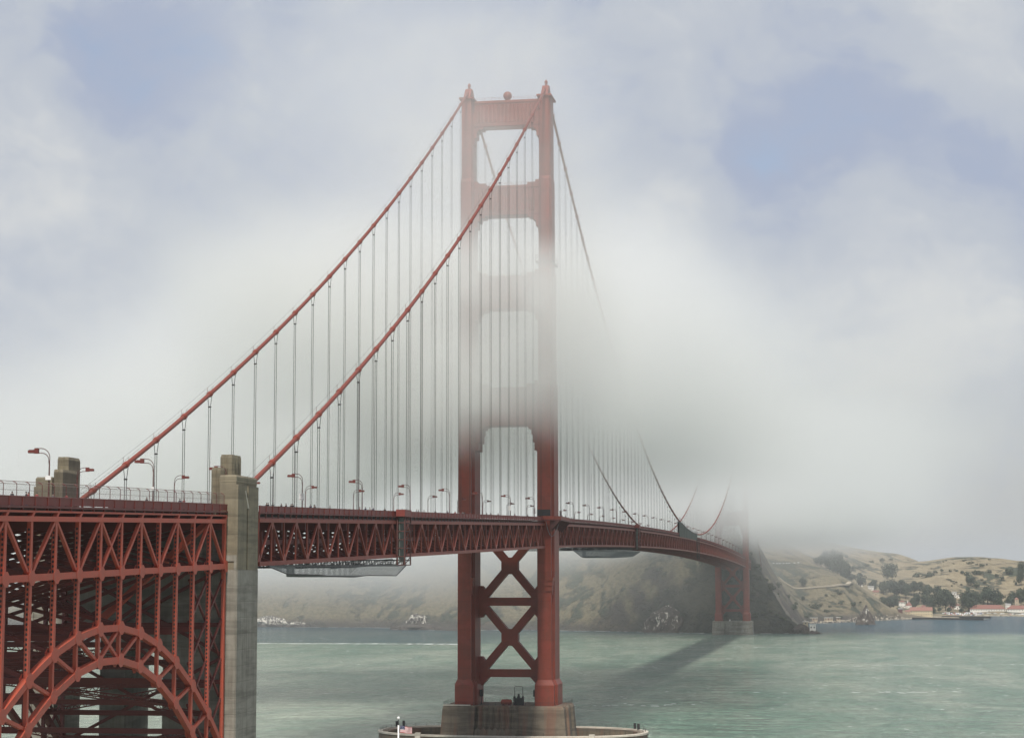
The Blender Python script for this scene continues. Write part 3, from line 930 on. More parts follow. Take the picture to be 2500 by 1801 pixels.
# ------------------------------------------------------------------ suspended deck
PAN = 7.62
TOPC, BOTC = -2.55, -10.12
def suspended(y0, k0, n, label, top_even=True, detail=True):
    """n panels northwards from y0 = k0 * PAN; top nodes under the suspenders."""
    D = thing('bridge_deck', (0, y0 + n * PAN / 2, rail(y0 + n * PAN / 2) - 1.3), label, 'bridge deck')
    ys = [y0 + PAN * k for k in range(n + 1)]
    # road slab, sidewalks
    mb = MB()
    def strip(xa, xb, za, zb):
        R = [[(xa, y, rail(y) + za), (xb, y, rail(y) + za), (xb, y, rail(y) + zb), (xa, y, rail(y) + zb)] for y in ys]
        mb.loft(R)
    strip(-9.5, 9.5, -2.0, -1.35)
    mb.build('road_slab', M['asphalt'], D)
    for s in (-1, 1):
        mb = MB(); strip(min(s * 9.6, s * 14.05), max(s * 9.6, s * 14.05), -1.36, -1.12)
        mb.build('sidewalk', M['red_shaded'], D)
        mb = MB(); strip(s * XC - .12, s * XC + .12, -2.22, -1.98)
        mb.build('sidewalk_beam', M['red_shaded'], D)
        for za, h, w, nm in ((TOPC, .70, .62, 'top_chord'), (BOTC, .78, .66, 'bottom_chord')):
            mb = MB(); strip(s * XC - w / 2, s * XC + w / 2, za - h / 2, za + h / 2)
            mb.build(nm, M['red'] if s > 0 else M['red_shaded'], D)  # far side takes the shaded copy of the red
    # railing panels: a dense dark plate of pickets with a rail and posts
    for s in (1, -1):
        if s < 0:
            mb = MB()
            strip(-XC - .2, -XC - .1, -1.05, -.02)
            mb.build('railing_panel', M['red_mid'], D)
            continue
        for k in range(n):
            a, b = ys[k], ys[k + 1]
            mb = MB()
            mb.loft([[(XC + .12, y, rail(y) - 1.04), (XC + .2, y, rail(y) - 1.04), (XC + .2, y, rail(y) - .08), (XC + .12, y, rail(y) - .08)] for y in (a + .12, b - .12)])
            mb.beam((XC + .16, a + .02, rail(a) - .04), (XC + .16, b - .02, rail(b) - .04), .22, .10)
            for t in (0.0, 0.5):
                y = a + (b - a) * t
                mb.box(XC + .05, XC + .32, y - .11, y + .11, rail(y) - 1.5, rail(y) + .03)
            mb.build('railing_panel', M['red_mid'], D)
        mb = MB()
        for k in range(2 * n + 1):
            y = y0 + PAN / 2 * k
            mb.box(XC + .0, XC + .24, y - .13, y + .13, rail(y) - 2.2, rail(y) - 1.12)
        mb.build('sidewalk_stub', M['red_shaded'], D, kind='stuff')
    def node(k, top):
        y = y0 + PAN * k
        return y, rail(y) + (TOPC if top else BOTC)
    far = MB()
    for k in range(n + 1):
        y, zt = node(k, True); _, zb = node(k, False)
        if 0 < k < n or detail:
            bar('truss_post', (XC, y, zb), (XC, y, zt), .30, .26, M['red'], D)
        far.beam((-XC, y, zb), (-XC, y, zt), .34, .3)
    for k in range(n):
        up = ((k0 + k) % 2 != 0)                 # odd nodes below, even nodes above
        p = node(k, not up); q = node(k + 1, up)
        bar('truss_diagonal', (XC, p[0], p[1]), (XC, q[0], q[1]), .42, .36, M['red'], D)
        far.beam((-XC, p[0], p[1]), (-XC, q[0], q[1]), .42, .4)
    far.build('far_truss_web', M['red_shaded'], D, kind='stuff')
    # gusset plates
    mb = MB()
    for k in range(n + 1):
        top = (k0 + k) % 2 == 0
        y, z = node(k, top)
        s = -1 if top else 1
        mb.prism_x([(y - .85, z + s * .36), (y + .85, z + s * .36), (y + .38, z + s * 1.55), (y - .38, z + s * 1.55)], XC + .215, XC + .245)
    mb.build('gusset_plates', M['red'], D, kind='stuff')
    # floor beams, stringers, sway frames and lateral bracing
    fb = MB(); sw = MB()
    for x in (-9.5, 8.6):
        fb.loft([[(x, q, rail(q) - 6.9), (x + .5, q, rail(q) - 6.9), (x + .5, q, rail(q) - 6.0), (x, q, rail(q) - 6.0)] for q in ys])
    for k in range(n + 1):
        y = ys[k]; r = rail(y)
        fb.box(-13.4, 13.4, y - .22, y + .22, r - 4.3, r - 2.02)
        sw.beam((-13.4, y + .5, r - 9.9), (0, y + .5, r - 4.4), .42, .7, (0, 1, 0))
        sw.beam((13.4, y + .5, r - 9.9), (0, y + .5, r - 4.4), .42, .7, (0, 1, 0))
        sw.beam((-13.3, y, r - 10.1), (13.3, y, r - 10.1), .5, .55)
        for x in (-9.6, -5.2, 5.0, 9.4):
            sw.beam((x, y + .1, r - 10.1), (x, y + .1, r - 4.2), .55, .4)
        if k < n:
            y2 = ys[k + 1]; r2 = rail(y2)
            for x in (-7.6, -3.8, 0, 3.8, 7.6):
                fb.beam((x, y, r - 2.5), (x, y2, r2 - 2.5), .3, .7)
            sg = 1 if k % 2 else -1
            sw.beam((-13.3 * sg, y, r - 10.1), (0, y2, r2 - 10.1), .45, .4)
            sw.beam((13.3 * sg, y, r - 10.14), (0, y2, r2 - 10.14), .45, .4)
    fb.build('floor_beams', M['red_shaded'], D, kind='stuff')
    sw.build('sway_and_lateral_bracing', M['red_shaded'], D, kind='stuff')
    return D
suspended(-43 * PAN, -43, 42, 'suspended red truss deck of the side span from the concrete pylon to the near tower')
suspended(1 * PAN, 1, 166, 'long red truss deck of the main span curving away to the far tower')
suspended(1280 + PAN, 169, 30, 'hazy last stretch of deck beyond the far tower')

# sidewalk that steps out round the near tower's leg
def tower_walk():
    p = thing('tower_walkway', (XC + 3, 0, 75), 'sidewalk platform with railing stepping out round the near tower leg', 'walkway')
    r = rail(0)
    mb = MB()
    out = [(13.3, -12.5), (17.6, -12.5), (19.6, -9.6), (19.6, 11.5), (17.6, 14.5), (13.3, 14.5)]
    mb.prism_z(out + [(13.3, 9.5), (16.9, 9.5), (16.9, -9.5), (13.3, -9.5)], r - 1.45, r - 1.1)
    mb.build('platform', M['red_shaded'], p)
    mb = MB()
    for a, b in zip(out[:-1], out[1:]):
        mb.loft([[(q[0], q[1], r - 1.06), (q[0] + .06, q[1] + .06, r - 1.06), (q[0] + .06, q[1] + .06, r - .03), (q[0], q[1], r - .03)] for q in (a, b)])
    mb.build('railing_plate', M['red'], p)
    for y in (-11.5, -8, -3, 3, 8, 13):
        mb = MB()
        mb.prism_y([(16.2, r - 1.46), (19.3, r - 1.46), (19.3, r - 1.9), (16.2, r - 5.2)], y - .2, y + .2)
        mb.build('bracket', M['dark_red'], p)
    mb = MB(); mb.box(11.3, 15.8, -8.5, -8.28, r + .2, r + 2.3)
    mb.build('leg_panel', M['dark'], p, label='dark grey panel fixed to the leg above the railing')
    mb = MB()
    pts = [(14.4, -8.9 - .3, r - 1.6)]
    pts += [(14.4 + 4.6 * t, -9.3 + 1.5 * t, r - 1.7 - 22 * t * (1 - t) ** 1.3 * 1.1) for t in np.linspace(0.05, 1, 16)]
    mb.tube(pts, .09, 6)
    mb.build('slack_hose', M['net'], p)
    for y in (16.5, 27.0, 30.0):
        mb = MB(); mb.tube([(XC + .1, y, r - 1.0), (XC + .1, y, r + 2.6), (XC + .1, y, r + 3.0)], [.14, .14, .3], 8)
        mb.build('floodlight_post', M['dark_red'], p)
tower_walk()


# ------------------------------------------------------------------ steel arch and its deck
AY0 = -346.2
def arch():
    A = thing('arch_span', (0, -395.7, 60), 'red steel lattice arch span with spandrel columns and truss deck beside the concrete pylon', 'arch bridge')
    YM = AY0 - 6.5 * PAN
    ys = [AY0 - PAN * k for k in range(14)]
    zu = lambda y: 49.05 - 0.0083 * (y - YM) ** 2
    zl = lambda y: 44.6 - 0.0105 * (y - YM) ** 2
    zt = lambda y: rail(y) - 2.78
    zb = lambda y: rail(y) - 10.15
    for s in (1, -1):
        x = s * XC
        mt = M['red_arch_lit'] if s > 0 else M['red_shaded']  # near arch in the lit copy of the red, far arch in the shaded one
        for k in range(13):
            a, b = ys[k], ys[k + 1]
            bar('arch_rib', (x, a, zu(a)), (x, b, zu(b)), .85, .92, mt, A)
            if zl(a) > -2:
                bar('arch_rib', (x, a, zl(a)), (x, b, zl(b)), .85, .95, mt, A)
            bar('top_chord', (x, a + .001, zt(a)), (x, b, zt(b)), .8, .66, mt, A)
            bar('bottom_chord', (x, a + .001, zb(a)), (x, b, zb(b)), .8, .86, mt, A)
            # truss diagonals: W pattern mirrored about the middle panel, which carries an X
            if k == 6:
                bar('truss_diagonal', (x, a, zb(a)), (x, b, zt(b)), .46, .42, mt, A)
                bar('truss_diagonal', (x, a, zt(a)), (x, b, zb(b)), .44, .42, mt, A)
            else:
                dn = (k % 2 == 0) if k < 6 else (k % 2 == 0)
                if dn: bar('truss_diagonal', (x, a, zb(a)), (x, b, zt(b)), .46, .42, mt, A)
                else: bar('truss_diagonal', (x, a, zt(a)), (x, b, zb(b)), .46, .42, mt, A)
            # arch web
            if k == 6:
                bar('arch_diagonal', (x, a, zu(a)), (x, b, zl(b)), .5, .46, mt, A)
                bar('arch_diagonal', (x, a, zl(a)), (x, b, zu(b)), .48, .46, mt, A)
            elif k < 6:
                bar('arch_diagonal', (x, a, zu(a)), (x, b, zl(b)), .5, .46, mt, A)
            else:
                bar('arch_diagonal', (x, b, zu(b)), (x, a, zl(a)), .5, .46, mt, A)
        for k, y in enumerate(ys):
            bar('truss_post', (x, y, zb(y)), (x, y, zt(y)), .55, .62, mt, A)
            bar('column', (x, y, zu(y) if k not in (0, 13) else -1), (x, y, zb(y)), .55, .70, mt, A)
            if k not in (0, 13):
                bar('arch_post', (x, y, zl(y)), (x, y, zu(y)), .5, .55, mt, A)
            # gussets at the nodes
        mb = MB()
        for y in ys:
            for z, w in ((zu(y), 1.15), (zl(y), 1.1), (zb(y), 1.05)):
                q = [(w, .35), (.42, .95), (-.42, .95), (-w, .35), (-w, -.35), (-.42, -.95), (.42, -.95), (w, -.35)]
                for o in (.44, -.47):
                    mb.prism_x([(y + a, z + b) for a, b in q], x + o, x + o + .03)
        mb.build('gusset_plates', mt, A, kind='stuff')
    # perforated cover plates: rows of round hand holes on the south faces of the near columns
    mb = MB()
    for k in range(1, 13):
        y = ys[k] - .355
        z = zu(ys[k]) + 1.4
        while z < zt(ys[k]) - .8:
            for o in (-.0,):
                mb.poly([(XC + o + .15 * math.cos(t), y, z + .2 * math.sin(t)) for t in np.linspace(0, 2 * math.pi, 8)[:-1]])
            z += .62
    mb.build('column_hand_holes', M['dark'], A, kind='stuff')
    # transverse frames and laterals, built as laced pairs
    def laced(p0, p1, h, w, lace=True):
        p0, p1 = Vector(p0), Vector(p1)
        mb = MB()
        d = (p1 - p0)
        L = d.length
        d.normalize()
        up = Vector((0, 0, 1)) if abs(d.z) < .8 else Vector((0, 1, 0))
        n = (up - d * up.dot(d)).normalized() * (h / 2)
        for q in (n, -n):
            mb.beam(p0 + q, p1 + q, w, .2, tuple(n.normalized()))
        m = max(2, int(L / (h * 1.1)))
        for i in range(m):
            sg = 1 if i % 2 else -1
            mb.beam(p0 + d * L * i / m + n * sg, p0 + d * L * (i + 1) / m - n * sg, .1, .1)
        return mb
    for k, y in enumerate(ys):
        big = k in (1, 12)
        for z, h in ((zt(y) - .6, 1.1), (zb(y), .8), (zu(y), .8), (zl(y), .8)):
            if z > 2:
                bar('sway_strut', (-XC, y, z), (XC, y, z), .55, h, M['red_shaded'], A, across=(0, 1, 0))
        for za, zc in ((zb(y), zt(y)), (zu(y), zb(y))):
            if zc - za < 3.5: continue
            if big and za == zu(y):
                continue
            n = max(1, int(round((zc - za) / 13.0)))
            for i in range(n):
                a, b = za + (zc - za) * i / n, za + (zc - za) * (i + 1) / n
                bar('sway_brace', (-XC + .4, y, a + .4), (XC - .4, y, b - .4), .4, .5, M['red_shaded'], A, across=(0, 1, 0))
                bar('sway_brace', (-XC + .4, y - .2, b - .4), (XC - .4, y - .2, a + .4), .38, .5, M['red_shaded'], A, across=(0, 1, 0))
        if big:
            bar('wind_brace', (XC, y, zt(y)), (-XC, y - 4.5, zu(y) + 5), .95, .95, M['red_arch_lit'], A)  # this diagonal gets the lightened red so it looks lit
    for k in range(13):
        a, b = ys[k], ys[k + 1]
        for f in ((zl, zu) if k % 2 else (zb,)):
            if f(a) < 4 or f(b) < 4: continue
            laced((-XC + .3, a, f(a)), (XC - .3, b, f(b)), .6, .2).build('lateral_brace', M['red_shaded'], A)
            laced((XC - .3, a, f(a) - .1), (-XC + .3, b, f(b) - .1), .6, .2).build('lateral_brace', M['red_shaded'], A)
    # tall frames between the end columns (the viaduct side)
    for k in (0, 1, 2, 3):
        y = ys[k]
        z = zu(y) if k else 2.0
        zz = np.arange(zb(y) - 9.5, max(z, 6), -9.2)
        for q in zz:
            bar('sway_strut', (-XC, y, q), (XC, y, q), .5, .7, M['red_shaded'], A, across=(0, 1, 0))
    for k in (0, 1):
        a, b = ys[k], ys[k + 1]
        for s in (1, -1):
            x = s * (XC - 0.2)
            q = zb(a) - 2
            while q > 20:
                bar('column_brace', (x, a, q), (x, b, q - 6.2), .3, .34, M['red_shaded'], A)
                bar('column_brace', (x - .35 * s, b, q), (x - .35 * s, a, q - 6.2), .3, .34, M['red_shaded'], A)
                q -= 6.4
    # deck
    ye = ys[-1]
    yy = [AY0 + .9] + ys[1:]
    def strip(xa, xb, za, zc):
        mb = MB()
        mb.loft([[(xa, y, rail(y) + za), (xb, y, rail(y) + za), (xb, y, rail(y) + zc), (xa, y, rail(y) + zc)] for y in yy])
        return mb
    strip(-9.5, 9.5, -2.0, -1.35).build('road_slab', M['asphalt'], A)
    for s in (-1, 1):
        strip(min(s * 9.6, s * 14.1), max(s * 9.6, s * 14.1), -1.42, -1.12).build('sidewalk', M['red_shaded'], A)
        strip(s * XC - .1, s * XC + .26, -1.98, -1.72).build('sidewalk_beam', M['red_arch_lit'], A)
    for k in range(26):
        a = yy[0] - PAN / 2 * k
        b = a - PAN / 2
        for s in (1, -1):
            x = s * (XC + .16)
            mb = MB()
            mb.loft([[(x - .04, y, rail(y) - 1.04), (x + .04, y, rail(y) - 1.04), (x + .04, y, rail(y) - .06), (x - .04, y, rail(y) - .06)] for y in (a - .1, b + .1)])
            mb.beam((x, a, rail(a) - .03), (x, b, rail(b) - .03), .22, .1)
            mb.box(x - .14, x + .14, a - .1, a + .1, rail(a) - 1.75, rail(a) + .02)
            mb.build('railing_panel', M['red_mid'], A)
    for k, y in enumerate(ys):
        mb = MB()
        mb.prism_x([(y - .3, rail(y) - 2.5), (y + .3, rail(y) - 2.5), (y + .95, rail(y) - 1.9), (y + .3, rail(y) - 1.9)], XC - .35, XC + .3)
        mb.build('deck_bracket', M['red_arch_lit'], A)
    fb = MB()
    for y in ys:
        fb.box(-13.3, 13.3, y - .25, y + .25, rail(y) - 4.2, rail(y) - 2.02)
    for x in (-7.6, -3.8, 0, 3.8, 7.6):
        fb.beam((x, ys[0], rail(ys[0]) - 2.5), (x, ye, rail(ye) - 2.5), .3, .7)
    fb.build('floor_beams', M['red_shaded'], A, kind='stuff')
arch()

def safety_fence():
    F = thing('safety_fence', (XC + .16, -390, rail(-390)), 'tall wire safety fence with curved-in posts on the railing left of the pylon', 'fence')
    x = XC + .16
    y = AY0 - 0.8
    def prof(t):      # 0..1 up the post: straight, then curling inwards
        return (0, 1.5 * t / .7) if t < .7 else (-.55 * ((t - .7) / .3) ** 1.6, 1.5 + .35 * (t - .7) / .3)
    while y > -446:
        mb = MB()
        mb.tube([(x + prof(t)[0], y, rail(y) + prof(t)[1]) for t in (0, .35, .7, .8, .9, 1)], .05, 6)
        mb.build('fence_post', M['red_shaded'], F)
        y -= 3.81
    for t, r in ((.02, .03), (.35, .022), (.7, .03), (1.0, .04)):
        mb = MB()
        mb.tube([(x + prof(t)[0], q, rail(q) + prof(t)[1]) for q in (AY0 - .8, -370, -400, -420, -446)], r, 5)
        mb.build('fence_rail', M['rail_thin'], F)
    mb = MB()
    q = AY0 - .8
    while q > -446:
        mb.beam((x, q, rail(q)), (x, q, rail(q) + 1.5), .012, .012)
        q -= .22
    for t in np.linspace(.06, .98, 12):
        mb.beam((x + prof(t)[0], AY0 - .8, rail(AY0) + prof(t)[1]), (x + prof(t)[0], -446, rail(-446) + prof(t)[1]), .012, .012)
    mb.build('fence_mesh', M['rail_thin'], F, kind='stuff')
safety_fence()


# ------------------------------------------------------------------ concrete pylon
def pylon():
    P = thing('concrete_pylon', (0, -340, 0), 'massive grey and tan concrete pylon with stepped shafts either side of the deck', 'pylon')
    y0, y1 = -345.5, -334.4
    for s in (1, -1):
        o = 0.0 if s > 0 else -4.2               # the far shaft stands further out
        def X(a, b): return (min(s * a + o, s * b + o), max(s * a + o, s * b + o))
        mb = MB()
        if s > 0:
            mb.box(3.28, 15.86, y0, y1, -3, 57.2)
        else:
            mb.box(-7.6, -3.28, y0, y1, -3, 48.4)
            mb.box(-20.06, -15.6, y0, y1, -3, 48.4)
            mb.box(-20.06, -3.28, y0, y1, 48.4, 57.2)
        leg = mb.build('lower_leg', M['conc_grey'], P)
        mb = MB()
        for a, b in ((15.25, 15.7), (13.4, 13.6)):
            mb.box(*X(a, b), y0 - .16, y0 - .004, -2, 59.6)
        mb.box(*X(13.6, 15.25), y0 - .16, y0 - .004, 58.6, 59.6)
        mb.build('panel_margin', M['conc_grey'], leg)
        mb = MB(); mb.box(*X(12.6, 15.44), y0 + .004, y1 - .004, 57.2, 72.4)
        sh = mb.build('outer_shaft', M['conc'], P)
        mb = MB()
        mb.loft([[(s * a + o, b, c) for a, b, c in ring] for ring in (
            [(12.55, y0 - .03, 71.6), (15.49, y0 - .03, 71.6), (15.49, y1 + .03, 71.6), (12.55, y1 + .03, 71.6)],
            [(12.55, y0 - .03, 72.5), (15.49, y0 - .03, 72.5), (15.49, y1 + .03, 72.5), (12.55, y1 + .03, 72.5)],
            [(12.72, y0 + .15, 72.8), (15.32, y0 + .15, 72.8), (15.32, y1 - .15, 72.8), (12.72, y1 - .15, 72.8)])])
        mb.build('cap', M['conc'], sh)
        for a, b in ((y0 + .006, -340.7), (-339.9, y1 - .006)):
            mb = MB(); mb.box(*X(15.45, 15.80), a, b, 57.2, 71.2)
            mb.build('side_pilaster', M['conc'], sh)
        mb = MB()
        mb.prism_x([(-341.9, 70.3), (-341.5, 70.3), (-339.6, 67.4), (-340.0, 67.4)], *X(15.46, 15.86))
        mb.build('sloping_ledge', M['conc_cap'], sh)
        # zig-zag shafts inboard
        def zig(x0, x1, ya, yb, n, d):
            pts = []
            for k in range(n):
                a, b = x0 + (x1 - x0) * k / n, x0 + (x1 - x0) * (k + 1) / n
                pts += [(a, ya), ((a + b) / 2, ya - d)]
            pts += [(x1, ya)]
            for k in range(n + 1):
                a, b = ya + (yb - ya) * k / (n + 1), ya + (yb - ya) * (k + 1) / (n + 1)
                pts += [((x1 + d * .6), (a + b) / 2), (x1, b)]
            pts += [(x0, yb)]
            return pts
        for nm, z0, z1, q in (('low_shaft', 60, 74.1, zig(10.95, 12.56, -344.9, -338.5, 2, .40)), ('tall_shaft', 64, 76.4, zig(11.35, 13.35, -341.6, -336.6, 2, .38))):
            mb = MB()
            cx, cy = sum(a for a, b in q) / len(q), sum(b for a, b in q) / len(q)
            mb.loft([[(s * a + o, b, z0) for a, b in q], [(s * a + o, b, z1 - .5) for a, b in q], [(s * (cx + (a - cx) * .9) + o, cy + (b - cy) * .93, z1) for a, b in q]])
            mb.build(nm, M['conc'], P)
    mb = MB(); mb.box(-3.28, 3.28, y0 + .02, y1 - .02, 44.1, 57.2)
    mb.build('lintel', M['conc_grey'], P)
    mb = MB(); mb.box(-12.59, 12.59, y0 + .3, y1 - .3, 57.2, 64.0)
    mb.build('deck_seat', M['conc_grey'], P)
    mb = MB(); mb.box(-9.5, 9.5, y0 - .1, y1 + 6.8, 66.1, 66.75)
    mb.build('road_slab', M['asphalt'], P)
pylon()


# ------------------------------------------------------------------ street lamps
def lamp_proto():
    L = thing('street_lamp', (0, 0, 0), 'x', 'street lamp', 'street lamps along the bridge sidewalks')
    mb = MB()
    mb.box(-.24, .24, -.24, .24, 0, .9)
    mb.tube([(0, 0, .9), (0, 0, 6.2)], [.13, .09], 8)
    mb.build('post', M['lamp'], L)
    mb = MB()
    def arc(r, z0, dx):
        return [(-dx - r * (1 - math.cos(t)), 0, z0 + r * math.sin(t)) for t in np.linspace(0, math.pi / 2, 8)]
    a = [(.04, 0, 5.9)] + [(.04 + p[0], 0, p[2]) for p in arc(1.3, 6.6, 0)] + [(-1.9, 0, 7.9)]
    b = [(-.10, 0, 5.9)] + [(-.10 + p[0], 0, p[2]) for p in arc(1.0, 6.25, 0)] + [(-1.9, 0, 7.25)]
    mb.tube(a, .055, 6); mb.tube(b, .055, 6)
    mb.build('arm', M['lamp'], L)
    mb = MB()
    mb.box(-2.2, -1.6, -.18, .18, 7.2, 7.95)
    mb.box(-3.1, -2.2, -.24, .24, 7.30, 7.66)
    mb.box(-3.0, -2.3, -.18, .18, 7.66, 7.73)
    mb.build('lamp_head', M['red_shaded'], L)
    mb = MB(); mb.box(-3.0, -2.3, -.16, .16, 7.25, 7.295)
    mb.build('lens', M['conc_cap'], L)
    return L
LAMP = lamp_proto()
ORD = ['first', 'second', 'third', 'fourth', 'fifth', 'sixth', 'seventh', 'eighth', 'ninth', 'tenth', 'eleventh', 'twelfth', 'thirteenth', 'fourteenth', 'fifteenth',
       'sixteenth', 'seventeenth', 'eighteenth', 'nineteenth', 'twentieth', 'twenty-first', 'twenty-second', 'twenty-third', 'twenty-fourth', 'twenty-fifth', 'twenty-sixth', 'twenty-seventh', 'twenty-eighth']
_first = True
def place_lamp(s, y, label):
    global _first
    o = LAMP if _first else copy_tree(LAMP)
    _first = False
    o.location = (s * 12.95, y, rail(y) - 1.12)
    o.scale = (.94, .94, .95)
    o.rotation_euler = (0, 0, 0 if s > 0 else math.pi)
    o['label'] = label
    return o
place_lamp(1, -415.2, 'red street lamp with white sign, leftmost, standing over the arch span')
place_lamp(1, -377.3, 'red street lamp with small pale sign in front of the sloping far cable')
place_lamp(-1, -344, 'lamp whose arm shows against the left concrete shaft')
place_lamp(1, -343.3, 'lamp head poking out from the near concrete shaft')
for i in range(7):
    y = -297.9 + 45.6 * i
    nm = 'red lamp on the near sidewalk of the side span, %s from the concrete pylon' % ORD[i]
    if i == 0: nm = 'red lamp with a white lettered sign on the near sidewalk beside the pylon'
    place_lamp(1, y, nm)
for i in range(26):
    y = 67.8 + 45.6 * i
    place_lamp(1, y, 'lamp on the near edge of the main span, %s beyond the near tower' % ORD[i])
for i in range(8):
    y = -296.6 + 45.4 * i
    place_lamp(-1, y, 'smaller lamp on the far sidewalk of the side span, %s from the pylon' % ORD[i])
for i in range(12):
    y = 70 + 45.8 * i
    place_lamp(-1, y, 'small lamp on the far sidewalk of the main span, %s beyond the tower' % ORD[i])


# ------------------------------------------------------------------ signs
def text_mesh(s, size, mat):
    c = bpy.data.curves.new('lettering', 'FONT')
    c.body = s
    c.size = size
    c.align_x = 'CENTER'
    c.extrude = 0.01
    o = bpy.data.objects.new('lettering', c)
    COL.objects.link(o)
    dg = bpy.context.evaluated_depsgraph_get()
    me = bpy.data.meshes.new_from_object(o.evaluated_get(dg))
    bpy.data.objects.remove(o, do_unlink=True)
    me.materials.clear(); me.materials.append(mat)
    return me
def sign(x, y, z, w, h, label, lines=None):
    S = thing('road_sign', (x, y, z), label, 'sign')
    mb = MB(); mb.box(x - w / 2, x + w / 2, y - .03, y + .03, z - h / 2, z + h / 2)
    mb.build('sign_plate', M['white'], S)
    if lines:
        for k, (t, sz) in enumerate(lines):
            o = put('lettering', text_mesh(t, sz, M['black']), S, (0, -.045, h / 2 - h * (k + .82) / len(lines)))
            o.rotation_euler = (math.pi / 2, 0, 0)
    return S
sign(12.95, -415.5, rail(-415) + 2.55, .75, .55, 'blank white plate on the leftmost lamp post')
sign(12.95, -377.6, rail(-377) + 1.95, .45, .5, 'small white plate on the lamp post before the far cable')
sign(12.95, -298.3, rail(-298) + 2.0, .95, 1.3, 'white no U turn sign on the lamp post by the pylon', [('NO', .34), ('U', .5), ('TURN', .3)])
sign(12.95, -71.3, rail(-71) + 2.3, .8, 1.5, 'white plate on the lamp post between the tower legs')
sign(12.6, -22, rail(-22) + 1.9, .9, 1.7, 'white notice board on the sidewalk against the near leg', [('NO', .34), ('U', .5), ('TURN', .3)])


# ------------------------------------------------------------------ maintenance travellers and nets
def traveler(y, y2, label, nseg):
    T = thing('maintenance_traveler', (XC, y, rail(y) - 6), label, 'traveler')
    r = rail(y)
    mb = MB()
    for yy in (y - 2.9, y + 2.9):
        for xx in (XC + .6, XC + 2.3):
            mb.beam((xx, yy, r - 12.2), (xx, yy, r - .2), .28, .28)
    zz = r - 12.2
    while zz < r - 1:
        for xx in (XC + .6, XC + 2.3):
            mb.beam((xx, y - 2.9, zz), (xx, y + 2.9, zz), .2, .2)
            mb.beam((xx, y - 2.9, zz), (xx, y + 2.9, zz + 1.9), .14, .14)
        for yy in (y - 2.9, y + 2.9):
            mb.beam((XC + .6, yy, zz), (XC + 2.3, yy, zz), .2, .2)
        zz += 1.9
    mb.build('ladder_frame', M['dark_red'], T)
    mb = MB(); mb.box(XC + .9, XC + 1.2, y - 2.8, y + 2.8, r - 11.5, r - 1.4)
    mb.build('mesh_screen', M['tarp'], T)
    mb = MB(); mb.box(XC + .4, XC + 2.5, y - 3.6, y + 3.0, r - 1.3, r + .25)
    mb.build('top_cabin', M['red_mid'], T)
    # underdeck gantry
    mb = MB()
    z0, z1 = r - 12.2, r - 11.1
    for yy in (y - 2.6, y + 2.6):
        for z in (z0, z1):
            mb.beam((-14.5, yy, z), (XC + 2.3, yy, z), .25, .2)
        for k in range(16):
            xa = -14.5 + 1.9 * k
            mb.beam((xa, yy, z0), (xa + 1.9, yy, z1), .12, .12)
            mb.beam((xa, yy, z0), (xa, yy, z1), .12, .12)
    mb.build('underdeck_gantry', M['dark'], T)
    return T
traveler(-222.5, 0, 'dark scaffold frame clamped to the deck side between the pylon and near tower', 0)
traveler(271, 0, 'dark scaffold frame on the main span deck side beyond the near tower', 0)

def scaffold(ya, yb, label):
    S = thing('underdeck_scaffold', (0, (ya + yb) / 2, rail(ya) - 11.5), label, 'scaffold')
    mb = MB()
    for x in (13.2, 6, -6, -13.2):
        yy = ya
        while yy < yb:
            z = rail(yy) - 11.9
            z2 = rail(yy + 2.4) - 11.9
            mb.beam((x, yy, z), (x, yy, z + 1.1), .12, .12)
            mb.beam((x, yy, z), (x, yy + 2.4, z2 + 1.1), .09, .09)
            mb.beam((x, yy, z), (x, yy + 2.4, z2), .16, .16)
            mb.beam((x, yy, z + 1.1), (x, yy + 2.4, z2 + 1.1), .12, .12)
            yy += 2.4
    mb.build('truss_frame', M['dark'], S, kind='stuff')
    mb = MB()
    mb.loft([[(-13.4, q, rail(q) - 12.05), (13.4, q, rail(q) - 12.05), (13.4, q, rail(q) - 11.93), (-13.4, q, rail(q) - 11.93)] for q in (ya + 12, (ya + yb) / 2 + 2)])
    mb.build('deck_boards', M['dark'], S)
scaffold(-278, -226, 'dark lattice work platform hung under the side span above the net')
scaffold(100, 262, 'dark work platform hung under the main span above the second net')

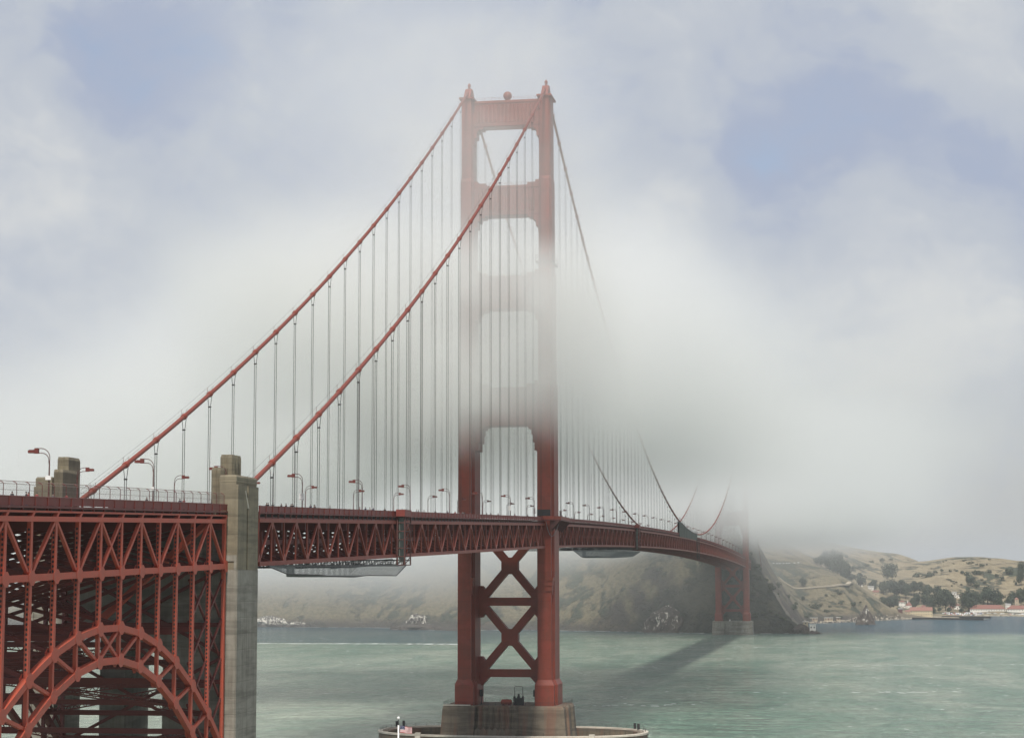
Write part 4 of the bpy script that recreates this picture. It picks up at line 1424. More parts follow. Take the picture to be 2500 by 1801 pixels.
def net(ya, yb, tops, label, seed, humps):
    N = thing('safety_net', (0, (ya + yb) / 2, rail(ya) - 12), label, 'safety net', 'safety nets slung under the deck')
    r = random.Random(seed)
    n = int((yb - ya) / 1.2)
    def pt(t, u):
        y = ya + (yb - ya) * t
        # flat-bottomed trough: near side, bottom, far side
        q = max(0.0, min(1.0, (t - .12) / .38)); xi = 15.0 - 11.0 * q * q * (3 - 2 * q) - .2
        if u < .12: x, f = xi, u / .12
        elif u > .88: x, f = 15.0, (1 - u) / .12
        else: x, f = xi + (15.0 - xi) * (u - .12) / .76, 1.0
        zt = tops[0] + (tops[1] - tops[0]) * t
        zb = np.interp(t, [h[0] for h in humps], [h[1] for h in humps])
        return (x, y, zt + (zb - zt) * f)
    mb = MB()
    us = [.12 * k / 8 for k in range(8)] + [.12 + .76 * k / 14 for k in range(15)] + [.88 + .12 * k / 8 for k in range(1, 9)]
    m_ = 60
    for u in us:
        for i in range(m_):
            mb.beam(pt(i / m_, u), pt((i + 1) / m_, u), .035, .035)
    n2 = int((yb - ya) / .45)
    for i in range(n2 + 1):
        for a_, b_ in ((0, .12), (.12, .88), (.88, 1)):
            mb.beam(pt(i / n2, a_), pt(i / n2, b_), .03, .03)
    mb.build('netting', M['net'], N, kind='stuff')
    mb = MB()
    mb.tube([pt(i / n, .88) for i in range(n + 1)], .10, 5)
    mb.tube([pt(i / n, .99) for i in range(n + 1)], .07, 5)
    mb.build('edge_rope', M['dark'], N)
    mb = MB()
    for i in range(0, n + 1, 4):
        p = pt(i / n, 1.0)
        mb.beam(p, (p[0], p[1], rail(p[1]) - 10.3), .06, .06)
    mb.build('hangers', M['dark'], N, kind='stuff')
net(-326, -219.5, (58.0, 58.8), 'pale safety net bellying under the side span beside the pylon', 4, [(0, 57.9), (.11, 56.55), (.3, 56.45), (.44, 56.1), (.56, 56.05), (.66, 56.4), (.91, 56.35), (1, 58.7)])
net(52, 282, (66.0, 68.5), 'pale safety net slung under the main span just beyond the near tower', 5, [(0, 65.9), (.1, 63.7), (.3, 64.5), (.5, 64.3), (.7, 65.1), (.86, 65.7), (1, 68.4)])

def tarpaulin():
    T = thing('tarpaulin', (XC, 570, 84), 'grey green sheeting hung between the near cable and the deck at mid span', 'tarpaulin')
    mb = MB()
    for x in (XC - .5, XC + .5):
        mb.loft([[(x - .03, q, rail(q) - 2.2), (x + .03, q, rail(q) - 2.2), (x + .03, q, min(cable_z(q) + .5, 89.6)), (x - .03, q, min(cable_z(q) + .5, 89.6))] for q in np.linspace(512, 650, 14)])
    mb.build('sheet', M['tarp'], T)
    mb = MB()
    for q in np.linspace(512, 650, 12):
        mb.beam((XC + .6, q, rail(q) - 2.4), (XC + .6, q, cable_z(q) + 1.8), .12, .12)
    for dz in (.8, 1.7):
        mb.tube([(XC + .6, q, cable_z(q) + dz) for q in np.linspace(512, 660, 12)], .05, 4)
    mb.build('frame_pipes', M['dark'], T)
tarpaulin()
mb = MB()
y = 648.0
for dx in (.6, 1.9):
    for dy in (-1.6, 1.6):
        mb.beam((XC + dx, y + dy, rail(y) - 14.5), (XC + dx, y + dy, rail(y) - 1), .25, .25)
for k in range(7):
    z = rail(y) - 14.5 + 1.9 * k
    mb.beam((XC + 1.9, y - 1.6, z), (XC + 1.9, y + 1.6, z + 1.9), .16, .16)
    mb.beam((XC + .6, y + 1.6, z), (XC + 1.9, y + 1.6, z), .16, .16)
tag(mb.build('maintenance_traveler', M['dark']), 'thin dark frame hanging on the deck side at mid span', 'traveler')


# ------------------------------------------------------------------ gear on the near pier
def pier_gear():
    R = thing('pier_railing', (0, 0, 13.4), 'thin dark pipe railing round the top of the near pier', 'railing')
    z = 13.4
    loop = [(-20.3, -11.1), (20.3, -11.1), (20.9, 0), (20.3, 11.1), (-20.3, 11.1), (-20.9, 0)]
    for i, (a, b) in enumerate(zip(loop, loop[1:] + loop[:1])):
        n = max(3, int(math.hypot(b[0] - a[0], b[1] - a[1]) / 2.4))
        for k in range(n):
            x, y = a[0] + (b[0] - a[0]) * k / n, a[1] + (b[1] - a[1]) * k / n
            mb = MB(); mb.beam((x, y, z), (x, y, z + 1.3), .07, .07)
            mb.build('post', M['dark'], R)
        mb = MB()
        for h in (.45, .9, 1.3):
            mb.beam((*a, z + h), (*b, z + h), .05, .05)
        mb.build('rail', M['dark'], R)
    K = thing('red_tank', (0.4, -7.0, 13.4), 'rust red tank with valves lying on the pier between the tower legs', 'tank')
    mb = MB()
    mb.tube([(-1.5, -7, 14.5), (-1.4, -7, 14.5), (-1.1, -7, 14.5), (1.9, -7, 14.5), (2.2, -7, 14.5), (2.3, -7, 14.5)], [.1, .55, .85, .85, .55, .1], 14)
    mb.build('vessel', M['red'], K, smooth=False)
    for x in (-.6, 1.4):
        mb = MB(); mb.prism_y([(x - .3, 13.4), (x + .3, 13.4), (x + .2, 14.0), (x - .2, 14.0)], -7.7, -6.3)
        mb.build('saddle', M['red_shaded'], K)
    for x in (0, .5, 1.0):
        mb = MB(); mb.tube([(x, -7, 15.2), (x, -7, 15.6)], .09, 6)
        mb.build('valve', M['red_shaded'], K)
    H = thing('hoist', (4.5, -6.5, 13.4), 'black hoist cage with a tall pipe hoop on the pier between the legs', 'hoist')
    mb = MB()
    for x in (3.1, 5.9):
        mb.box(x - .32, x + .32, -7.1, -5.9, 13.4, 16.4)
    mb.box(3.4, 5.6, -6.3, -6.1, 13.4, 15.8)
    mb.build('cage', M['dark'], H)
    mb = MB(); mb.tube([(3.1, -6.5, 16.4), (3.1, -6.5, 19.4), (3.4, -6.5, 19.7), (5.6, -6.5, 19.7), (5.9, -6.5, 19.4), (5.9, -6.5, 16.4)], .08, 6)
    mb.build('pipe_hoop', M['dark'], H)
    mb = MB(); mb.tube([(4.5, -7.0, 16.0), (4.5, -5.9, 16.0)], .55, 10); mb.box(4.2, 4.8, -6.9, -6.0, 16.4, 17.2)
    mb.build('winch', M['dark'], H)
    N = thing('debris_net', (0, 3, 17.5), 'grey debris net strung across between the tower feet', 'net')
    mb = MB()
    for i in range(40):
        for j in range(6):
            def q(a, b): return (-9.6 + 19.2 * a, 4.5 + .4 * b, 19.0 - 2.6 * b - 3.2 * a * (1 - a) * (b * .6 + .15))
            mb.beam(q(i / 40, j / 6), q((i + 1) / 40, j / 6), .06, .06)
            mb.beam(q(i / 40, j / 6), q(i / 40, (j + 1) / 6), .10, .06)
    mb.build('netting', M['net'], N, kind='stuff')
    for x in (-9.2, 9.2):
        mb = MB(); mb.box(x - .5, x + .5, -2, -1, 16, 18.2); mb.beam((x, -1.5, 13.4), (x, -1.5, 16), .2, .2)
        o = mb.build('control_box', M['dark'])
        tag(o, 'dark control box on a post at the foot of the %s tower leg' % ('left' if x < 0 else 'right'), 'control box')
pier_gear()


# ------------------------------------------------------------------ flag
def flag():
    fx, fy, fz = 51.2, -380.0, 3.0
    P = thing('flagpole', (fx, fy, fz), 'white flagpole with a ball finial rising past the fender wall', 'flagpole')
    mb = MB(); mb.tube([(fx, fy, fz), (fx, fy, 35.0)], [.19, .11], 10)
    mb.build('pole', M['white'], P, smooth=True)
    mb = MB(); mb.tube([(fx, fy, 34.9), (fx, fy, 35.8)], .05, 6)
    mb.build('truck', M['dark'], P)
    mb = MB(); mb.tube([(fx, fy, 36.0 - .22 * math.cos(math.pi * t / 8)) for t in range(9)], [max(.01, .22 * math.sin(math.pi * t / 8)) for t in range(9)], 12)
    mb.build('ball', M['white'], P, smooth=True)
    F = thing('flag', (fx + .2, fy, 34.5), 'stars and stripes flag flying from the white pole', 'flag')
    W, H = 1.75, 0.98
    top = 34.95
    def q(u, v):
        x = fx + .24 + W * u * .97
        y = fy + .16 * math.sin(7.5 * u + 1.2 * v) * (0.25 + u)
        z = top - .10 * u - H * v * (1 - .10 * u) + .07 * math.sin(6.5 * u + .6) * u - .16 * u * u
        return (x, y, z)
    red = simple('flag_red', (0.45, 0.03, 0.04), .8); wht = simple('flag_white', (0.75, 0.74, 0.72), .8, var=.03); blu = simple('flag_blue', (0.02, 0.025, 0.10), .8)
    nu = 26
    for s in range(13):
        mb = MB()
        for i in range(nu):
            if s < 7 and i / nu < .4 - 1e-6: continue
            mb.add([q(i / nu, s / 13), q((i + 1) / nu, s / 13), q((i + 1) / nu, (s + 1) / 13), q(i / nu, (s + 1) / 13)], [(0, 1, 2, 3)])
        mb.build('stripe', red if s % 2 == 0 else wht, F)
    mb = MB()
    nc = 10
    for i in range(nc):
        for j in range(4):
            a, b = .4 * i / nc + 0.0, .4 * (i + 1) / nc
            mb.add([q(a, 7 / 13 * j / 4), q(b, 7 / 13 * j / 4), q(b, 7 / 13 * (j + 1) / 4), q(a, 7 / 13 * (j + 1) / 4)], [(0, 1, 2, 3)])
    mb.build('canton', blu, F)
    mb = MB()
    for r_ in range(9):
        for c in range(6 if r_ % 2 == 0 else 5):
            u = .4 * (c * 2 + 1 + (r_ % 2)) / 12
            v = 7 / 13 * (r_ + 1) / 10
            cx, cy, cz = q(u, v)
            for off in (-.012, .012):
                pts = []
                for k in range(10):
                    rr = .024 if k % 2 == 0 else .010
                    pts.append((cx + rr * math.sin(math.pi * k / 5), cy + off, cz + rr * math.cos(math.pi * k / 5)))
                mb.poly(pts)
    mb.build('stars', wht, F, kind='stuff')
flag()


# ------------------------------------------------------------------ rocks
def rock_mat(name, guano):
    m, g, b = new_mat(name)
    ge = g.n('ShaderNodeNewGeometry')
    P = ge.outputs['Position']
    n1 = g.noise(P, 0.35, 5.0, 0.65).outputs['Fac']
    n2 = g.noise(g.vec('MULTIPLY', P, (0.30, 0.30, 0.10)), 1.0, 5.0, 0.7, 0.8).outputs['Fac']
    z = g.xyz(P)[2]
    c = g.mix(n1, (0.025, 0.024, 0.023), (0.13, 0.10, 0.08))
    w = g.mul(g.smooth(n2, 0.60 - guano, 0.66 - guano), g.smooth(z, 2.0, 5.0))
    c = g.mix(w, c, (0.70, 0.66, 0.58))
    g.nt.links.new(c, b.inputs['Base Color'])
    b.inputs['Roughness'].default_value = 0.9
    bp = g.n('ShaderNodeBump')
    bp.inputs['Strength'].default_value = 1.0
    bp.inputs['Distance'].default_value = 1.2
    g.nt.links.new(n1, bp.inputs['Height'])
    g.nt.links.new(bp.outputs[0], b.inputs['Normal'])
    return m
M['rock_white'] = rock_mat('guano_rock', 0.10)
M['rock_some'] = rock_mat('streaked_rock', 0.04)
M['rock_dark'] = rock_mat('dark_rock', -0.08)

def rock(x, y, sx, sy, h, seed, mat, label, peak=(0.0, 0.0), sharp=1.0, sink=1.5):
    import bmesh
    from mathutils import noise
    bm = bmesh.new()
    bmesh.ops.create_icosphere(bm, subdivisions=4, radius=1.0)
    for v in bm.verts:
        d = v.co.normalized()
        n = noise.noise(d * 1.7 + Vector((seed, 0, 0))) * .35 + noise.noise(d * 4.2 + Vector((0, seed, 0))) * .22 + noise.noise(d * 9 + Vector((0, 0, seed))) * .10
        r = 1 + n
        t = max(0.0, d.z)
        k = max(.04, 1 - t) ** .8 if sharp > 1 else max(.12, 1 - t ** 2.4) ** .75
        hx = math.hypot(d.x, d.y) or 1e-6
        v.co = Vector((d.x / hx * sx / 2 * k * r + peak[0] * sx * t, d.y / hx * sy / 2 * k * r + peak[1] * sy * t, h * (t * (1 + n * .35)) - sink if d.z > 0 else -sink - 1))
    me = bpy.data.meshes.new('rock')
    bm.to_mesh(me); bm.free()
    me.materials.append(mat)
    o = put('sea_rock', me, loc=(x, y, 0))
    return tag(o, label, 'rock')
rock(131.5, 1700, 27, 22, 24, 1.3, M['rock_some'], 'steep pointed sea rock streaked with white guano standing in the cove', (.10, 0), sharp=1.5)
rock(-78, 1343, 46, 26, 29, 2.7, M['rock_some'], 'black rock with white streaks at the shore left of the far pier', (.12, .1))
rock(-553, 1534, 58, 20, 14, 3.1, M['rock_white'], 'guano whitened rocks at the waterline right of the concrete pylon', (-.1, 0))
rock(-519, 1524, 28, 14, 8, 4.6, M['rock_white'], 'small whitish rock, right of the larger white rocks by the pylon', (0, 0))
rock(-367, 1466, 15, 11, 10, 5.2, M['rock_white'], 'white stained crag on the shore left of the near tower', (.15, 0), sink=-7)
rock(-352, 1438, 17, 12, 9, 6.2, M['rock_white'], 'second white stained crag, closest to the near tower', (-.1, 0), sink=-7)
rock(-352, 1425, 60, 22, 8, 6.9, M['rock_dark'], 'low dark shore rock below the white crags', (0, 0))
rock(66, 1316, 20, 16, 11, 7.4, M['rock_dark'], 'dark rounded rock at the point beside the white ruin', (0, 0))
rock(78, 1309, 17, 13, 5.4, 8.1, M['rock_dark'], 'low brown rock under the white ruin at the point', (0, 0))

# ------------------------------------------------------------------ buildings
M['cream'] = simple('cream_render', (0.56, 0.47, 0.31), .8, var=.06)
M['plaster'] = simple('white_plaster', (0.74, 0.72, 0.66), .8, var=.05)
M['roof_red'] = simple('red_roof', (0.21, 0.095, 0.072), .8)
M['roof_brown'] = simple('brown_red_roof', (0.25, 0.125, 0.095), .8)
M['roof_grey'] = simple('grey_roof', (0.30, 0.29, 0.28), .8)
M['glass'] = simple('window_glass', (0.03, 0.035, 0.04), .15)
M['tan'] = simple('tan_wall', (0.42, 0.34, 0.24), .8)

def house(name, x, y, w, d, h, rh, wall, roof, label, cat, rot=0.0, z=None, hip=False, nwin=5, floors=1, chimney=False, door=True):
    z0 = ground_z(x, y) if z is None else z
    H = thing(name, (x, y, z0), label, cat)
    H.rotation_euler = (0, 0, rot)
    def bld(mb, nm, mat, par):
        me = mb.mesh(nm, mat)
        return put(nm, me, par)
    mb = MB(); mb.box(-w / 2, w / 2, -d / 2, d / 2, -2.5, h)
    if not hip and rh > 0:
        mb.loft([[(s, -d / 2, h), (s, d / 2, h), (s, 0, h + rh * .97)] for s in (-w / 2, w / 2)])
    wl = bld(mb, 'wall', wall, H)
    o = .5
    mb = MB()
    if rh > 0:
        rx = w / 2 - d / 2 if hip else w / 2 + o
        E = [(-w / 2 - o, -d / 2 - o, h - .1), (w / 2 + o, -d / 2 - o, h - .1), (w / 2 + o, d / 2 + o, h - .1), (-w / 2 - o, d / 2 + o, h - .1)]
        R0, R1 = (-max(rx, .2), 0, h + rh), (max(rx, .2), 0, h + rh)
        E2 = [(a, b, c + .22) for a, b, c in E]
        mb.add(E + E2 + [R0, R1], [(0, 1, 5, 4), (1, 2, 6, 5), (2, 3, 7, 6), (3, 0, 4, 7), (3, 2, 1, 0), (4, 5, 9, 8), (6, 7, 8, 9), (5, 6, 9), (7, 4, 8)])
    else:
        mb.box(-w / 2 - o, w / 2 + o, -d / 2 - o, d / 2 + o, h, h + .45)
    rf = bld(mb, 'roof', roof, H)
    if chimney:
        mb = MB(); mb.box(-w * .2 - .5, -w * .2 + .5, -.5, .5, h + rh * .5, h + rh + 1.2)
        bld(mb, 'chimney', wall, rf)
    for f in range(floors):
        zc = h * (f + .55) / floors
        hh = min(1.5, h / floors * .5)
        for k in range(nwin):
            xc = -w / 2 + w * (k + .5) / nwin
            if door and f == 0 and k == nwin // 2:
                mb = MB(); mb.box(xc - .6, xc + .6, -d / 2 - .06, -d / 2 + .1, 0, 2.3)
                bld(mb, 'door', M['dark_red'], H)
                continue
            mb = MB()
            mb.box(xc - .55, xc + .55, -d / 2 - .05, -d / 2 + .1, zc - hh / 2, zc + hh / 2)
            wn = bld(mb, 'window', M['glass'], H)
            mb = MB()
            mb.box(xc - .68, xc + .68, -d / 2 - .09, -d / 2 - .055, zc - hh / 2 - .14, zc - hh / 2)
            mb.box(xc - .68, xc + .68, -d / 2 - .09, -d / 2 - .055, zc + hh / 2, zc + hh / 2 + .12)
            bld(mb, 'frame', M['plaster'], wn)
    return H
house('station_house', 212, 2094, 30, 11, 7.0, 5.0, M['cream'], M['roof_brown'], 'long cream station house with brownish red roof by the jetty', 'house', nwin=9, floors=2, chimney=True)
house('boat_shed', 193.5, 2088, 6.5, 7, 3.5, 2.4, M['cream'], M['roof_brown'], 'small cream shed with red roof left of the long station house', 'shed', nwin=2)
house('store_shed', 183, 2062, 5.5, 6, 5.0, 1.2, M['dark_red'], M['roof_grey'], 'dark boxy shed at the shore left of the station house', 'shed', nwin=1)
house('villa', 192.5, 2332, 9.5, 10, 8.5, 2.6, M['plaster'], M['roof_red'], 'white two storey villa front with columns beneath the dark trees', 'house', nwin=4, floors=2, hip=True)
house('villa_wing', 202.5, 2334, 8.5, 12, 5.4, 6.2, M['plaster'], M['roof_red'], 'white villa wing under a tall red roof beside the villa front', 'house', nwin=3, floors=1, hip=True, chimney=True)
house('barracks', 318, 2332, 52, 14, 3.8, 6.0, M['plaster'], M['roof_red'], 'long white building with red roof behind the parked cars', 'barracks', nwin=14, hip=True)
house('barracks', 378, 2322, 66, 14, 3.8, 5.4, M['plaster'], M['roof_red'], 'red roofed long building at the right end of the shore', 'barracks', nwin=16, hip=True)
house('chapel_tower', 362.5, 2352, 5.5, 5.5, 16, 3.0, M['tan'], M['roof_brown'], 'tan tower like house rising over the long red roofs', 'tower', hip=True, nwin=1, floors=3)
house('cottage', 350, 2356, 7.5, 8, 7.5, 2.0, M['plaster'], M['roof_grey'], 'white cottage behind the long red roofs, left of the tan tower', 'cottage', nwin=2)
house('cottage', 276, 2400, 13, 9, 5.0, 3.0, M['plaster'], M['roof_red'], 'cottage with red roof between two round trees', 'cottage', nwin=4, hip=True)
house('cottage', 268, 2382, 8, 8, 3.6, 2.6, M['tan'], M['roof_brown'], 'low tan house with reddish roof below the cottage among the trees', 'house', nwin=3)
house('cottage', 283, 2500, 8, 7, 4.2, 0, M['plaster'], M['roof_grey'], 'flat roofed white house high between the trees', 'house', nwin=3)
house('cottage', 281, 2545, 7, 6, 4.0, 0, M['plaster'], M['roof_grey'], 'upper flat white house above the other one between the trees', 'house', nwin=3)
house('cottage', 155, 2420, 9, 8, 4.5, 3.2, M['tan'], M['roof_red'], 'small house with pinkish red roof left of the dark grove', 'house', nwin=3)
house('cottage', 131, 2446, 8, 8, 6, 1.2, M['plaster'], M['roof_grey'], 'white house on the slope, leftmost of the hillside pair', 'house', nwin=2, floors=2)
house('cottage', 148, 2452, 9, 8, 5, 1.2, M['plaster'], M['roof_grey'], 'white house on the slope, right one of the hillside pair', 'house', nwin=3, floors=2)
house('cottage', 224.5, 2350, 4.5, 6, 5.5, 2.6, M['plaster'], M['roof_red'], 'narrow white gabled house half hidden between dark trees', 'house', nwin=1, floors=2)
for i, (x, y, w) in enumerate(((70, 1792, 9), (88, 1800, 10.5), (100, 1822, 5))):
    house('shore_shed', x, y, w, 5, 2.6, 0, M['tan'], M['plaster'], ['low shed with pale flat roof by the cove, leftmost of three', 'low shed with pale flat roof by the cove, middle of three', 'smallest pale roofed shed by the cove, nearest the pointed rock'][i], 'shed', nwin=3, z=3.2)
R_ = house('lighthouse_ruin', 77.6, 1309, 6.0, 5, 5.3, 0, M['plaster'], M['plaster'], 'roofless white block house with two dark windows on the point', 'ruin', nwin=2, z=3.6, door=False)
house('signal_hut', 70.5, 1318, 5, 4, 3.0, 0, M['tan'], M['plaster'], 'small pale hut on the dark rock beside the white ruin', 'hut', nwin=1, z=8.6, door=False)

# ------------------------------------------------------------------ jetty, shore stones, roads
def jetty():
    J = thing('jetty', (238, 1968, 0), 'long dark timber jetty on piles along the cove shore', 'jetty')
    a, b = Vector((190, 2006, 0)), Vector((286, 1938, 0))
    d = (b - a).normalized()
    n = Vector((-d.y, d.x, 0))
    mb = MB()
    c = [a, b, b + n * 15, a + n * 12]
    mb.prism_z([(q.x, q.y) for q in c], 1.5, 2.2)
    mb.build('deck', M['conc_grey'], J)
    mb = MB()
    mb.loft([[(q.x + n.x * o, q.y + n.y * o, z) for o, z in ((-.2, .4), (.2, .4), (.2, 2.6), (-.2, 2.6))] for q in (a, b)])
    mb.build('fender_boards', M['dark'], J)
    L = (b - a).length
    for k in range(40):
        q = a + d * L * k / 39 - n * .5
        mb = MB(); mb.tube([(q.x, q.y, -2), (q.x, q.y, 3.0)], .35, 6)
        mb.build('pile', M['dark'], J)
    mb = MB()
    for k in range(24):
        q = a + d * (L * .45 + L * .55 * k / 23) + n * 14
        mb.beam((q.x, q.y, 2.2), (q.x, q.y, 3.6), .14, .14)
    q0, q1 = a + d * L * .45 + n * 14, b + n * 14
    for h in (2.9, 3.5):
        mb.beam((q0.x, q0.y, h), (q1.x, q1.y, h), .1, .1)
    mb.build('railing', M['dark'], J)
    mb = MB()
    mb.prism_z([(240, 2098), (305, 2078), (306, 2086), (242, 2106)], -1, 2.6)
    tag(mb.build('sea_wall', M['dark']), 'dark sea wall in front of the parked cars, behind the jetty', 'sea wall')
jetty()

def riprap():
    r = random.Random(12)
    mb = MB()
    def along(P, n, w):
        for (ax, ay), (bx, by) in zip(P[:-1], P[1:]):
            m = int(n * math.hypot(bx - ax, by - ay))
            for _ in range(m):
                t = r.random()
                x, y = ax + (bx - ax) * t + r.uniform(-w, w), ay + (by - ay) * t + r.uniform(-w, w)
                s = r.uniform(.5, 1.5)
                z = max(ground_z(x, y), -0.3)
                V = [(x + s * dx * r.uniform(.6, 1.2), y + s * dy * r.uniform(.6, 1.2), z + s * dz * r.uniform(.5, 1)) for dx, dy, dz in ((1, 0, 0), (0, 1, 0), (-1, 0, 0), (0, -1, 0), (0, 0, 1), (0, 0, -1))]
                mb.add(V, [(0, 1, 4), (1, 2, 4), (2, 3, 4), (3, 0, 4), (1, 0, 5), (2, 1, 5), (3, 2, 5), (0, 3, 5)])
    along([(62, 1742), (90, 1788), (117, 1838), (150, 1938), (193, 1998), (237, 2048)], 1.5, 4)
    along([(315, 2238), (360, 2204), (480, 2232)], .8, 3)
    tag(mb.build('shore_stones', simple('pale_stone', (0.46, 0.40, 0.31), .9, var=.3, scale=.3)), 'pale boulders heaped along the cove shore', 'stones', kind='stuff')
riprap()

def ribbon(name, pts, w, mat):
    P = []
    for (ax, ay), (bx, by) in zip(pts[:-1], pts[1:]):
        n = max(2, int(math.hypot(bx - ax, by - ay) / 4))
        P += [(ax + (bx - ax) * i / n, ay + (by - ay) * i / n) for i in range(n)]
    P.append(pts[-1])
    mb = MB()
    R = []
    for i, (x, y) in enumerate(P):
        a, b = P[max(0, i - 1)], P[min(len(P) - 1, i + 1)]
        d = Vector((b[0] - a[0], b[1] - a[1])).normalized()
        l, q = (x - d.y * w / 2, y + d.x * w / 2), (x + d.y * w / 2, y - d.x * w / 2)
        zz = max(ground_z(*l), ground_z(*q), ground_z(x, y)) + .45
        R.append([(l[0], l[1], zz - 2), (q[0], q[1], zz - 2), (q[0], q[1], zz), (l[0], l[1], zz)])
    mb.loft(R)
    mb.build(name, mat, kind='structure')
M['track'] = simple('pale_track', (0.42, 0.36, 0.27), .95)
ribbon('road', [(22, 1912), (40, 1926), (76, 1938), (92, 1944), (104, 1952), (112, 1966), (118, 1985)], 6, M['track'])
ribbon('path', [(35, 1408), (40, 1399), (43, 1390), (49, 1380), (51, 1370), (56, 1356), (58, 1345), (64, 1330)], 3.2, simple('grey_gully', (0.17, 0.155, 0.13), .95))

# ------------------------------------------------------------------ parked cars
def car_mesh(col):
    mb = MB()
    prof = [(-2.15, .35), (2.15, .35), (2.2, .75), (1.25, .92), (.55, 1.42), (-1.1, 1.45), (-1.9, .98), (-2.2, .85)]
    mb.loft([[(x, -.85, z) for x, z in prof], [(x, -.9, z) for x, z in prof], [(x, .9, z) for x, z in prof], [(x, .85, z) for x, z in prof]], 0)
    for s in (-1, 1):
        mb.poly([(1.1, s * .905, .95), (.52, s * .905, 1.34), (-1.0, s * .905, 1.36), (-1.6, s * .905, .98)], 1)
        for x in (-1.35, 1.35):
            mb.tube([(x, s * .7, .33), (x, s * .93, .33)], .33, 10, 2)
    mb.poly([(1.3, -.7, .93), (1.3, .7, .93), (.62, .7, 1.38), (.62, -.7, 1.38)], 1)
    return mb.mesh('parked_car', [col, M['glass'], M['black']])
CARS = [(c, car_mesh(simple(c + '_car_paint', v, .3, var=.02))) for c, v in (('white', (.78, .78, .77)), ('silver', (.5, .5, .5)), ('black', (.03, .03, .035)), ('red', (.35, .04, .03)), ('blue', (.05, .10, .22)))]
r = random.Random(5)
n = 0
for row, (y, x0, x1) in enumerate(((2150, 262, 288), (2172, 256, 292), (2192, 254, 300), (2206, 252, 306), (2220, 250, 340), (2232, 250, 372), (2244, 248, 374), (2258, 246, 376), (2270, 246, 376))):
    x = x0
    while x < x1:
        x += r.choice((3.0, 3.2, 3.2, 6.4, 9.6, 12.8))
        nm, me = CARS[min(4, int(r.random() ** 1.7 * 5))]
        if shore_dist(np.array([x]), np.array([float(y)]))[0] < 4: continue
        o = put('parked_car', me, loc=(x, y, ground_z(x, y) + .15))
        o.rotation_euler = (0, 0, math.pi / 2 + r.uniform(-.1, .1))
        tag(o, '%s parked car in the crowded shore car park by the long red roofs' % nm, 'car', 'cars in the shore car park, %s ones' % nm)
for x, y in ((14, 1984), (18.5, 1988), (22, 1992), (27, 1999), (31, 2005), (34.5, 2010), (41, 2021), (46, 2031)):
    o = put('parked_car', CARS[0][1], loc=(x, y, ground_z(x, y) + .3))
    o.rotation_euler = (0, 0, math.pi / 2)
    tag(o, 'tiny white car parked on the viewpoint hilltop right of the far tower', 'car', 'cars parked at the hilltop viewpoint')

# ------------------------------------------------------------------ vegetation
def leaf_mat(name, a, b):
    m, g, bs = new_mat(name)
    oi = g.n('ShaderNodeObjectInfo')
    ge = g.n('ShaderNodeNewGeometry')
    n = g.noise(ge.outputs['Position'], 0.25, 3.0, 0.6).outputs['Fac']
    f = g.m('ADD', g.mul(oi.outputs['Random'], .5), g.mul(g.smooth(n, .35, .65), .5), clamp=True)
    g.nt.links.new(g.mix(f, a, b), bs.inputs['Base Color'])
    bs.inputs['Roughness'].default_value = 0.8
    return m
M['leaf'] = leaf_mat('tree_foliage', (0.020, 0.032, 0.018), (0.055, 0.070, 0.035))
M['bush'] = leaf_mat('bush_foliage', (0.030, 0.042, 0.022), (0.075, 0.080, 0.042))
M['bark'] = simple('bark', (0.10, 0.075, 0.055), .9)
M['palm'] = leaf_mat('palm_foliage', (0.06, 0.08, 0.03), (0.10, 0.12, 0.05))

def crown_mesh(seed, lobes, nleaf, size, tall):
    r = random.Random(seed)
    L = []
    for k in range(lobes):
        t = 2 * math.pi * r.random()
        q = r.uniform(.1, .62)
        z = r.uniform(.30, .82)
        L.append((q * .5 * math.cos(t), q * .5 * math.sin(t), z, r.uniform(.17, .27) * (1.15 - abs(z - .5) * .5)))
    L.append((0, 0, .8, .2))
    mb = MB()
    for k in range(nleaf):
        cx, cy, cz, rr = r.choice(L)
        d = Vector((r.gauss(0, 1), r.gauss(0, 1), r.gauss(0, 1))).normalized()
        q = rr * r.uniform(.72, 1.08)
        p = Vector((cx + d.x * q, cy + d.y * q, cz + d.z * q * (1.15 if tall else .8)))
        a = Vector((r.gauss(0, 1), r.gauss(0, 1), r.gauss(0, 1))).cross(d)
        if a.length < 1e-3: continue
        a.normalize(); b = (a.cross(d) + d * r.uniform(-.5, .5)).normalized()
        s = size * r.uniform(.6, 1.4)
        mb.add([p + a * s, p + b * s * .7, p - a * s, p - b * s * .7 + d * s * .3], [(0, 1, 2, 3)])
    return mb.mesh('crown', M['leaf'])
CROWNS = [crown_mesh(10 + i, 13, 900, .046, i % 2) for i in range(5)]
def trunk_mesh(seed):
    r = random.Random(seed)
    mb = MB()
    mb.tube([(0, 0, -.08), (.01, 0, .2), (-.01, .01, .5), (0, 0, .75)], [.035, .026, .018, .006], 7)
    for k in range(5):
        t = 2 * math.pi * r.random(); z = r.uniform(.22, .5)
        mb.tube([(0, 0, z), (.12 * math.cos(t), .12 * math.sin(t), z + .12), (.26 * math.cos(t), .26 * math.sin(t), z + .2)], [.014, .009, .004], 5)
    return mb.mesh('trunk', M['bark'])
TRUNKS = [trunk_mesh(i) for i in range(3)]
def tree(x, y, w, ztop, label, group):
    z = ground_z(x, y)
    h = max(6, ztop - z)
    T = thing('tree', (x, y, z), label, 'tree', group)
    rz = RNG.uniform(0, 6.28)
    for nm, me in (('trunk', RNG.choice(TRUNKS)), ('crown', RNG.choice(CROWNS))):
        o = put(nm, me, T)
        o.scale = (w * 1.05, w * 1.05, h)
        o.rotation_euler = (0, 0, rz)
GROVE = 'tall dark trees of the grove behind the villa'
MID = 'round dark trees standing along the back of the shore car park'
